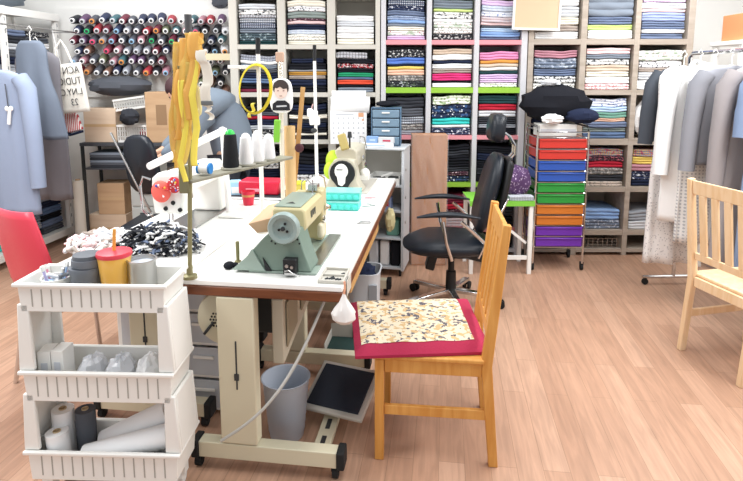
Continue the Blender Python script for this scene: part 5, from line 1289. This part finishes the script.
garment('white checked blouse hanging behind the grey coats', .20, .36, 1.22, patterned('garment_check', '#e9e9e7', '#b9bcc0', 'check', 40, .7), 0, seed=4, x=-.05)
garment('mid grey coat in the middle of the garment rail', .08, .40, .66, clo('hazed_grey', '#8f9097'), .55, seed=5, x=-.02, twist=-5)  # darker cloth, whitish haze put into its colour
garment('long taupe-grey coat left of the denim dress', -.08, .42, 1.30, clo('hazed_taupe', '#9b9596'), .62, seed=6, x=.06, collar=clo('hazed_taupe', '#9b9596'))  # coat colour lightened to carry the whitish haze
garment('long blue-grey denim dress toward the front of the rail', -.22, .40, 1.36, clo('hazed_denim', '#8496b4'), .30, seed=7, x=.10, panel=clo('denim_mid', '#8494b0'))  # denim lightened: the haze is mixed into the cloth colour
garment('pale blue apron dress at the right end of the rail', -.36, .42, 1.25, clo('sky_grey', '#aebccf'), .25, seed=8, x=.19, collar=clo('white', '#efefee'))
garment('pale grey shirt at the very front of the garment rail', -.47, .38, 1.05, clo('light_grey', '#c3c8d0'), .45, seed=9, x=.28)
# orange box on a white post shelf at the right edge
os_ = thing('post_shelf', 'narrow white shelf with posts at the right edge behind the garment rail', 'shelf', (2.86, 4.30, 0))
zo = at(730, 41, 4.3).z
for x in (-.14, .30):
    for y in (-.13, .20): MB().bb(x-.02, x+.02, y-.02, y+.02, 0, zo-.0305).build('post', WHITE, os_, bev=.003)
for z in (.3, .8, 1.3, zo-.03): MB().bb(-.17, .33, -.16, .23, z, z+.03).build('shelf_board', WHITE, os_, bev=.003) if z > zo-.1 else MB().bb(-.119, .279, -.15, .22, z, z+.025).build('shelf_board', WHITE, os_)
ob = thing('box', 'orange box with a pale mark on top of the narrow shelf at the right edge', 'box', (2.91, 4.27, zo+.001))
MB().bb(-.17, .26, -.12, .2, 0, .20).build('box', mat('orange_box', '#d98a5c', .7), ob, bev=.005)
MB().prism([(-.08, -.1212, .055), (-.02, -.1212, .055), (-.005, -.1212, .15), (-.03, -.1212, .15), (-.045, -.1212, .085), (-.06, -.1212, .085), (-.06, -.1212, .15), (-.085, -.1212, .15)], (0, .001, 0)).build('printed_mark', mat('cream_mark', '#efe0bd', .7), ob)
crumple('cloth_bundle', 'beige grey cloth bundle on top of the orange box', (2.95, 4.3, zo+.203), (.16, .11, .07), FB['ggr'][1], 131, 'cloth')
crumple('cloth_bundle', 'pink-red cloth bundle on the narrow shelf under the orange box', (2.92, 4.25, 1.327), (.12, .09, .08), FB['rse'][1], 132, 'cloth')

# ------------------------------------------------------------------ white slotted rack at the left
LA = -R(6.9)
rk = thing('storage_rack', 'white slotted steel rack of fabrics along the left side', 'rack', (-2.91, 5.32, 0), LA)
def rkw(x, y, z): c, s = math.cos(LA), math.sin(LA); return Vector((rk.location.x+c*x-s*y, rk.location.y+s*x+c*y, z))
PW = mat('rack_white', '#ebe9e4', .5)
RH = 2.14; PY = (-.02, -.66, -1.32)
for y in PY:
    for x in (-.02, -.46):
        po = MB().bb(x-.02, x+.02, y-.02, y+.02, 0, RH).build('post', PW, rk)
        if x > -.1:
            hb = MB()
            for k in range(20): hb.bb(x+.0202, x+.021, y-.005, y+.005, .12+k*.1, .15+k*.1)
            hb.build('slots', mat('slot_grey', '#8d8f92', .7), po)
RZ = (.06, .55, 1.05, 1.55, 2.07)
for z in RZ:
    MB().bb(-.05, -.0, PY[2]-.02, PY[0]+.02, z, z+.06).bb(-.48, -.46, PY[2]-.02, PY[0]+.02, z, z+.06).build('beam', PW, rk, bev=.003) if False else MB().bb(.0005, .012, PY[2]-.02, PY[0]+.02, z, z+.065).build('beam', PW, rk, bev=.003)
    MB().bb(-.46, -.0005, PY[2]-.0, PY[0]+.0, z+.045, z+.06).build('shelf_board', PW, rk)
hr_ = MB(); za_ = 1.955
hr_.tube([(.30, PY[2]-.05, za_), (.30, -.18, za_)], .006)
for y in (PY[2]+.02, PY[1], -.2): hr_.tube([(.0005, y, za_), (.30, y, za_)], .005)
hr_.build('hanging_rail', STEEL, rk)
GL = 'folded fabrics on the white slotted rack'
lists = [
 [['slg', 'nvy', 'dnm', 'blk', 'slt', 'dgr'], ['cha', 'nvy', 'slg', 'gry', 'blk'], ['rse', 'sky', 'slt', 'dnm', 'ppk', 'trq']],
 [['slg', 'lgr', 'yel', 'slt', 'gry'], ['dnm', 'slg', 'cha', 'slt'], ['gry', 'lgr', 'slt']],
 [['slg', 'blk', 'dgr'], ['cha', 'slt', 'nvy'], ['gry', 'dgr']],
 [['bpr', 'dgr', 'wht', 'slg', 'pch', 'nvy', 'slt'], ['slt', 'cha', 'lgr', 'dgr', 'nvy', 'gry'], ['nvy', 'lgr', 'slg', 'gpr', 'wht', 'ppk']],
]
for r, z in enumerate(RZ[:4]):
    for k, (ya, yb) in enumerate(((-.34, -.05), (-.63, -.35), (-1.0, -.70))):
        its = lists[r][k]
        stack(ya, yb, z+.0605, its, (.36 if r in (0, 3) else .30), f"in {['far', 'middle', 'near'][k]} stack on {['lowest', 'second', 'third', 'upper'][r]} shelf of white rack", GL,
              y=0, d=.36, xf=lambda xc, yy, zz: rkw(-.055-yy, xc, zz), rz=LA+R(90))
crumple('cloth_bundle', 'large grey bundle lying on top of the white slotted rack', rkw(-.22, -.62, RZ[4]+.0655), (.20, .55, .13), FB['slg'][1], 141, 'cloth')
# coats and bags hung on the rack
garment('haze-lightened grey-blue coat hanging at the left edge of the white rack', 0, .44, 1.05, clo('greyblue', '#8f9bb2'), .70, seed=21, zz=1.80, rack=rk, x=.20, group='clothes hung on the white rack', rz=0, cat='coat').location = at(-4, 67, 3.97)  # coat paleness is partly white haze put into the cloth colour
garment('dark grey long coat hanging in the middle of the white rack', 0, .40, 1.25, clo('warm_grey', '#7c7a80'), .0, seed=22, zz=1.8, rack=rk, group='clothes hung on the white rack', cat='coat').location = at(36, 48, 4.62)
garment('slate cloth apron hanging in front of the long dark grey coat', 0, .26, .78, clo('slate_apron', '#6f7886'), 0, seed=23, zz=1.8, rack=rk, wb=.50, group='clothes hung on the white rack', cat='apron').location = at(30, 38, 4.38)
ly = thing('lanyard', 'thin lanyard with white scissors hanging on the grey-blue coat', 'lanyard', at(5, 84, 3.905))
MB().tube([(0, 0, 0), (.005, 0, -.1), (.01, -.004, -.18)], .004).build('cord', FB['dgr'][1], ly); MB().box((.012, -.004, -.23), (.02, .01, .10), (0, R(8), 0)).ell((.0, -.004, -.17), (.016, .006, .018)).ell((.028, -.004, -.17), (.016, .006, .018)).build('scissors', WHITE, ly)
# tote bag with its lettering (the writing reads mirrored in the photograph)
tt = thing('tote_bag', 'white canvas tote bag with mirrored black lettering hanging by the white rack', 'bag', at(69, 88, 4.72), 0)
tt.rotation_euler = (0, R(-6), 0)
def tote(u, v, s): return Vector(((u-.5)*.27*(1+.06*v), s*(.004+.022*math.sin(math.pi*min(1, v*1.1))*math.sin(math.pi*u)**.6), .20-.41*v))
b = MB(); b.grid(lambda u, v: tote(u, v, -1), 12, 12); b.grid(lambda u, v: tote(1-u, v, 1), 12, 12)
b.build('bag', mat('canvas_white', '#e6e2d8', .9, bump=.2, bscale=150), tt, smooth=70, solid=.002)
MB().tube([(-.07, -.004, .18), (-.055, 0, .33), (-.01, .02, .40), (.03, 0, .33), (.07, -.004, .18)], .009, 6).build('strap', mat('canvas_white', '#e6e2d8', .9), tt)
dgx = bpy.context.evaluated_depsgraph_get
INK = mat('tote_ink', '#4c4b4c', .8)
for i, (tx, x1, sz) in enumerate((('ACN', .128, .085), ('TUDIOS', .13, .082), ('L.NY.C', .125, .078), ('23', .075, .082))):
    cu_ = bpy.data.curves.new('lettering', 'FONT'); cu_.body = tx; cu_.size = sz; cu_.extrude = .0008
    to = bpy.data.objects.new('lettering', cu_); COL.objects.link(to); bpy.context.view_layer.update()
    me = bpy.data.meshes.new_from_object(to.evaluated_get(dgx())); bpy.data.objects.remove(to)
    zz = .115-.088*i
    for v in me.vertices:
        x, y, z = v.co; xx = x1-x*.78; v.co = (xx, -.0315-z, zz+y)
    for p in me.polygons: p.flip()
    me.materials.clear(); me.materials.append(INK)
    # keep only letters that stay on the cloth
    lo = bpy.data.objects.new('lettering', me); COL.objects.link(lo); lo.parent = tt
stp_ = thing('pouch', 'red-and-white striped cloth pouch hanging below the tote bag', 'pouch', at(69, 124, 4.78), 0)
MB().prism([(-.085, 0, .09), (.06, 0, .10), (.105, 0, -.05), (.0, 0, -.08), (-.11, 0, -.06)], (0, .05, 0)).build('body', patterned('stripe_red', '#c85458', '#efe9e6', 'stripe', 60, .5), stp_, bev=.015)
MB().prism([(-.10, -.003, -.085), (.0, -.003, -.105), (.10, -.003, -.075), (.095, -.003, -.055), (.0, -.003, -.085), (-.10, -.003, -.065)], (0, .05, 0)).build('dark_hem', FB['nvy'][1], stp_, bev=.004)
MB().tube([(0, .03, .09), (-.03, .03, .4), (-.10, .03, rkw(.3, -.45, 1.955).z-stp_.location.z)], .003).build('cord', FB['wht'][1], stp_)

# ------------------------------------------------------------------ back left corner
bt = thing('work_table', 'black table against the back wall under the thread cones', 'table', (-2.30, 5.08, 0))
zb2 = at(115, 143, 5.06).z
BLK2 = mat('black_board', '#45474c', .6)
MB().bb(-.36, .42, -.02, .34, zb2-.03, zb2).build('tabletop', BLK2, bt, bev=.003)
MB().bb(-.34, .40, .0, .33, zb2-.25, zb2-.235).build('under_shelf', BLK2, bt)
for x in (-.345, .40):
    for y in (.0, .32): MB().bb(x-.012, x+.012, y-.012, y+.012, 0, zb2-.0305).build('leg', DARK, bt)
for k in range(6):
    t = MB().bb(-.31+.0*k, .22-.02*(k % 3), .0, .28, .0005, .022).build('flat_folder', [FB['cha'], FB['dgr'], FB['slg']][k % 3][1], loc=(-2.28, 5.09, zb2-.2345+k*.0235), bev=.003)
    tag(t, f"{['charcoal', 'dark grey', 'slate grey'][k % 3]} flat folder {ORD[5-k]} in the pile under the black tabletop", 'folder', 'flat folders under the black table')
def cardbox(label, p, sx, sy, sz, m, rz=0, mark=False):
    t = thing('cardboard_box', label, 'box', p, rz)
    MB().bb(-sx/2, sx/2, 0, sy, .0005, sz).build('box', m, t, bev=.003)
    MB().bb(-sx/2, sx/2, -.0012, -.0002, sz*.46, sz*.54).build('tape', mat('tape_tan', '#c6a67f', .5), t) if not mark else MB().prism([(sx*a, -.0012, sz*b) for a, b in ((-.1, .35), (.3, .35), (.3, .75), (-.1, .75))], (0, .001, 0)).build('printed_mark', mat('carton_mark', '#96785a', .8), t)
    return t
cardbox('pale cardboard box standing on the left of the black table', (-2.48, 5.10, zb2+.001), .29, .26, .31, CARDP)
cardbox('cardboard box with a printed square behind the yellow ribbons', (-1.93, 5.08, zb2+.001), .24, .26, .46, CARD, 0, True)
cardbox('wide cardboard box at the bottom under the black table', (-2.50, 5.17, .001), .35, .2, .27, CARDP)
cardbox('cardboard box stacked on the wide one under the black table', (-2.455, 5.17, .273), .25, .2, .30, CARD)
tb2 = thing('cloth_roll', 'pale upright roll leaning beside the white rack and the boxes', 'roll', (-2.70, 5.06, .001))
MB().lathe((0, 0, 0), [(0, 0), (.05, 0), (.05, .62), (0, .62)], 20).build('roll', mat('roll_cream', '#dcd8cd', .8), tb2); MB().lathe((0, 0, .6202), [(.012, 0), (.02, 0), (.02, .012), (.012, .012)], 14).build('core', CARD, tb2)
dcab = thing('drawer_cabinet', 'grey metal drawer cabinet in front of the black table', 'drawers', (-2.0, 4.86, 0))
MB().bb(-.13, .13, .0, .20, .02, .80).build('body', mat('cabinet_grey', '#b9bcb8', .5), dcab, bev=.004); MB().bb(-.145, .145, -.02, .205, .8005, .82).build('top', mat('cabinet_top', '#cfd0cb', .5), dcab, bev=.003)
for k in range(4):
    z = .06+.185*k; d = MB().bb(-.118, .118, -.012, -.0005, z, z+.17).build('drawer', mat('drawer_grey', '#adb1ae', .5), dcab, bev=.004); MB().bb(-.05, .05, -.022, -.0125, z+.11, z+.125).build('handle', DARK, d)
def basket(label, p, w_, d, h, rz, tilt):
    t = thing('basket', label, 'basket', p, 0, 'white plastic baskets on the black table'); t.rotation_euler = (0, tilt, rz)
    b = MB(); nx = 12
    for y in (0, d):
        for i in range(nx+1): x = -w_/2+w_*i/nx; b.bb(x-.004, x+.004, y-.003, y+.003, .012, h-.012)
        for z in (h*.33, h*.66): b.bb(-w_/2, w_/2, y-.003, y+.003, z-.004, z+.004)
        b.bb(-w_/2-.006, w_/2+.006, y-.008, y+.008, h-.018, h); b.bb(-w_/2, w_/2, y-.004, y+.004, 0, .02)
    for x in (-w_/2, w_/2):
        for i in range(8): y = d*i/7; b.bb(x-.003, x+.003, y-.004, y+.004, .012, h-.012)
        b.bb(x-.004, x+.004, 0, d, h*.5-.004, h*.5+.004); b.bb(x-.008, x+.008, -.006, d+.006, h-.018, h)
    b.bb(-w_/2, w_/2, 0, d, 0, .006); b.build('basket', WHITE, t); return t
basket('white plastic basket on the black table, the lower of two', (-2.19, 5.10, zb2+.001), .26, .22, .16, 0, 0)
basket('white plastic basket on the black table, the tilted upper one', (-2.20, 5.12, zb2+.30), .28, .22, .11, R(0), R(-8))
crumple('cloth_bundle', 'rounded black bundle squeezed between the two white baskets', (-2.17, 5.02, zb2+.165), (.09, .06, .075), FB['cha'][1], 151, 'cloth')
crumple('cloth_bundle', 'dark cloth draped over the cardboard box and the upper basket', (-2.32, 5.22, zb2+.42), (.30, .13, .09), FB['dgr'][1], 152, 'cloth')
crumple('cloth_scrap', 'small red cloth showing inside the lower white basket', (-2.13, 5.20, zb2+.012), (.04, .05, .05), FB['red'][1], 153, 'cloth')
bat = thing('batten', 'cream wooden batten fixed across the cones beside the grey-white shelves', 'batten', (-1.36, 5.08, at(215, 57, 5.08).z))
MB().bb(-.17, .16, -.012, .012, -.03, .03).build('batten', mat('batten_cream', '#dccfae', .7), bat, bev=.003); MB().cyl((-.14, -.014, 0), (-.14, -.0125, 0), .006).build('screw', STEEL, bat)
crumple('cloth_bundle', 'dark cloth pouch on top of the pegged thread board', (-1.42, 5.42, 2.201), (.09, .04, .07), FB['dgr'][1], 154, 'cloth')
# black chair that the person uses
kc = thing('desk_chair', 'black desk chair with a steel side bar behind the white sewing machine', 'chair', (-1.66, 3.95, 0), R(0))
padb(.30, .44, .07, (.04, 0, .94), R(-10)).build('backrest', LEATH, kc, smooth=70).rotation_euler = (0, 0, R(70))
MB().bb(-.20, .18, .05, .45, .42, .48).build('seat', LEATH, kc, bev=.025)
MB().beam((-.17, -.04, 1.18), (.14, -.03, .46), .02, .012).build('side_bar', STEEL, kc, bev=.003)
for x in (-.17, .15):
    for y in (.08, .42): MB().cyl((x, y, 0), (x, y, .4195), .014).build('leg', STEEL, kc)

# ------------------------------------------------------------------ person
def skin(name, nodes, edges, root, m, parent=None, sub=2):
    me = bpy.data.meshes.new(name); me.from_pydata([n[0] for n in nodes], edges, []); o = bpy.data.objects.new(name, me); COL.objects.link(o)
    md = o.modifiers.new('skin', 'SKIN'); md.use_smooth_shade = True
    for i, n in enumerate(nodes):
        r = n[1]; me.skin_vertices[0].data[i].radius = (r, r) if not isinstance(r, tuple) else r
        me.skin_vertices[0].data[i].use_root = (i == root)
    sb = o.modifiers.new('sub', 'SUBSURF'); sb.levels = sub; sb.render_levels = sub
    me.materials.append(m)
    if parent: o.parent = parent
    return o
SKN = mat('skin', '#d9ab8f', .55); SHIRT = mat('shirt_grey_blue', '#76828f', .9, bump=.2, bscale=30); JEAN = mat('trousers_dark', '#31353f', .9); HAIR = mat('hair_dark_red', '#3c2226', .7)
pp = thing('person', 'person in a grey-blue shirt bending forward behind the yellow ribbons', 'person', (-1.16, 4.45, 0))
O = Vector(pp.location)
def V_(x, y, z): return (x-O.x, y-O.y, z)
hip = V_(-1.10, 4.45, .92); belly = V_(-1.12, 4.44, 1.12); chest = V_(-1.20, 4.42, 1.32); nb = V_(-1.31, 4.38, 1.42); nk = V_(-1.38, 4.36, 1.45)
hd0 = V_(-1.475, 4.33, 1.45)
ln, rn = {}, {}
nodes = [(hip, .13), (belly, .125), (chest, .14), (nb, .09), (nk, .055), (V_(-1.43, 4.345, 1.455), .05)]
edges = [(0, 1), (1, 2), (2, 3), (3, 4), (4, 5)]
arms = {'n': [V_(-1.25, 4.22, 1.34), V_(-1.37, 4.16, 1.10), V_(-1.58, 4.16, .96), V_(-1.64, 4.15, .94)], 'f': [V_(-1.30, 4.56, 1.34), V_(-1.52, 4.52, 1.12), V_(-1.66, 4.40, .98), V_(-1.71, 4.37, .96)]}
for s_, P in arms.items():
    b0 = len(nodes)
    for p, r in zip(P, (.062, .05, .034, .032)): nodes.append((p, r))
    edges += [(3, b0), (b0, b0+1), (b0+1, b0+2), (b0+2, b0+3)]
    h = Vector(P[3]); d = (h-Vector(P[2])).normalized(); sd = Vector((-d.y, d.x, 0)).normalized()
    pm = len(nodes); nodes.append((tuple(h+d*.035), (.038, .022))); edges.append((b0+3, pm))
    for i in range(4):
        o_ = sd*(.030-.020*i); ln_ = (.035, .042, .040, .030)[i]
        a = len(nodes); base = h+d*.07+o_
        nodes += [(tuple(base), .0095), (tuple(base+d*ln_*.7+Vector((0, 0, -.008))), .009), (tuple(base+d*ln_*1.1+Vector((0, 0, -.028))), .008)]
        edges += [(pm, a), (a, a+1), (a+1, a+2)]
    a = len(nodes); bt_ = h+d*.02+sd*.04
    nodes += [(tuple(bt_), .011), (tuple(bt_+d*.03+sd*.012+Vector((0, 0, -.01))), .0095)]; edges += [(b0+3, a), (a, a+1)]
legs = [(V_(-1.13, 4.34, .86), V_(-1.14, 4.33, .48), V_(-1.10, 4.33, .09), V_(-1.22, 4.32, .045)), (V_(-1.13, 4.56, .86), V_(-1.15, 4.57, .48), V_(-1.10, 4.57, .09), V_(-1.22, 4.57, .045))]
for P in legs:
    b0 = len(nodes)
    for p, r in zip(P, (.088, .06, .042, .038)): nodes.append((p, r))
    edges += [(0, b0), (b0, b0+1), (b0+1, b0+2), (b0+2, b0+3)]
# head with face, as part of the same body mesh
bodyo = skin('body', nodes, edges, 0, SKN, pp, 2)
hq = Matrix.Rotation(R(-38), 3, 'Y')
hm = MB(); hm.ell(hd0, (.088, .075, .112), 24, 18, 0, hq)
fwd = hq @ Vector((-1, 0, 0)); upv = hq @ Vector((0, 0, 1)); H0 = Vector(hd0)
hm.ell(H0+fwd*.088-upv*.015, (.016, .012, .02), 10, 8, 0, hq)
hm.ell(H0+fwd*.03-upv*.07, (.05, .045, .045), 14, 10, 0, hq)
for s_ in (-1, 1): hm.ell(H0+Vector((0, s_*.074, 0))-upv*.01, (.02, .008, .03), 10, 8, 0, hq)
ho = hm.build('head', SKN, pp, smooth=180)
for s_ in (-1, 1): MB().ell(H0+fwd*.076+Vector((0, s_*.03, 0))+upv*.01, (.008, .012, .008), 10, 8, 0, hq).build('eye', BLACK, ho)
MB().ell(H0+fwd*.078-upv*.062, (.006, .022, .006), 10, 8, 0, hq).build('mouth', mat('lips', '#b5665f', .5), ho)
hr = MB()
def hairf(u, v):
    a = 2*math.pi*u; ph = v*math.pi*.62
    d = Vector((math.sin(ph)*math.cos(a), math.sin(ph)*math.sin(a), math.cos(ph))); 
    k = 1.09 if d.x > -.55 or d.z > .35 else .96
    return H0+hq @ Vector((d.x*.092*k+.008, d.y*.079*k, d.z*.118*k))
hr.grid(hairf, 28, 14).build('hair', HAIR, pp, smooth=180, solid=.006)
sn = [(V_(-1.10, 4.45, .86), .19), (V_(-1.11, 4.445, 1.10), .185), (V_(-1.19, 4.42, 1.31), .20), (V_(-1.29, 4.385, 1.40), .13), (V_(-1.36, 4.37, 1.44), .078)]
se = [(0, 1), (1, 2), (2, 3), (3, 4)]
for P in arms.values():
    b0 = len(sn); Pm = Vector(P[1]).lerp(Vector(P[2]), .97)
    sn += [(P[0], .095), (P[1], .076), (tuple(Pm), .055)]; se += [(3, b0), (b0, b0+1), (b0+1, b0+2)]
skin('shirt', sn, se, 0, SHIRT, pp, 2)
tn = [(V_(-1.14, 4.45, .93), .14)]; te = []
for P in legs:
    b0 = len(tn); tn += [(P[0], .105), (P[1], .078), (tuple(Vector(P[2])+Vector((0, 0, .02))), .062)]; te += [(0, b0), (b0, b0+1), (b0+1, b0+2)]
skin('trousers', tn, te, 0, JEAN, pp, 2)
for P in legs:
    p = Vector(P[3]); MB().ell((p.x+.03, p.y, .042), (.14, .048, .042), 18, 10).build('shoe', BLACK, pp)
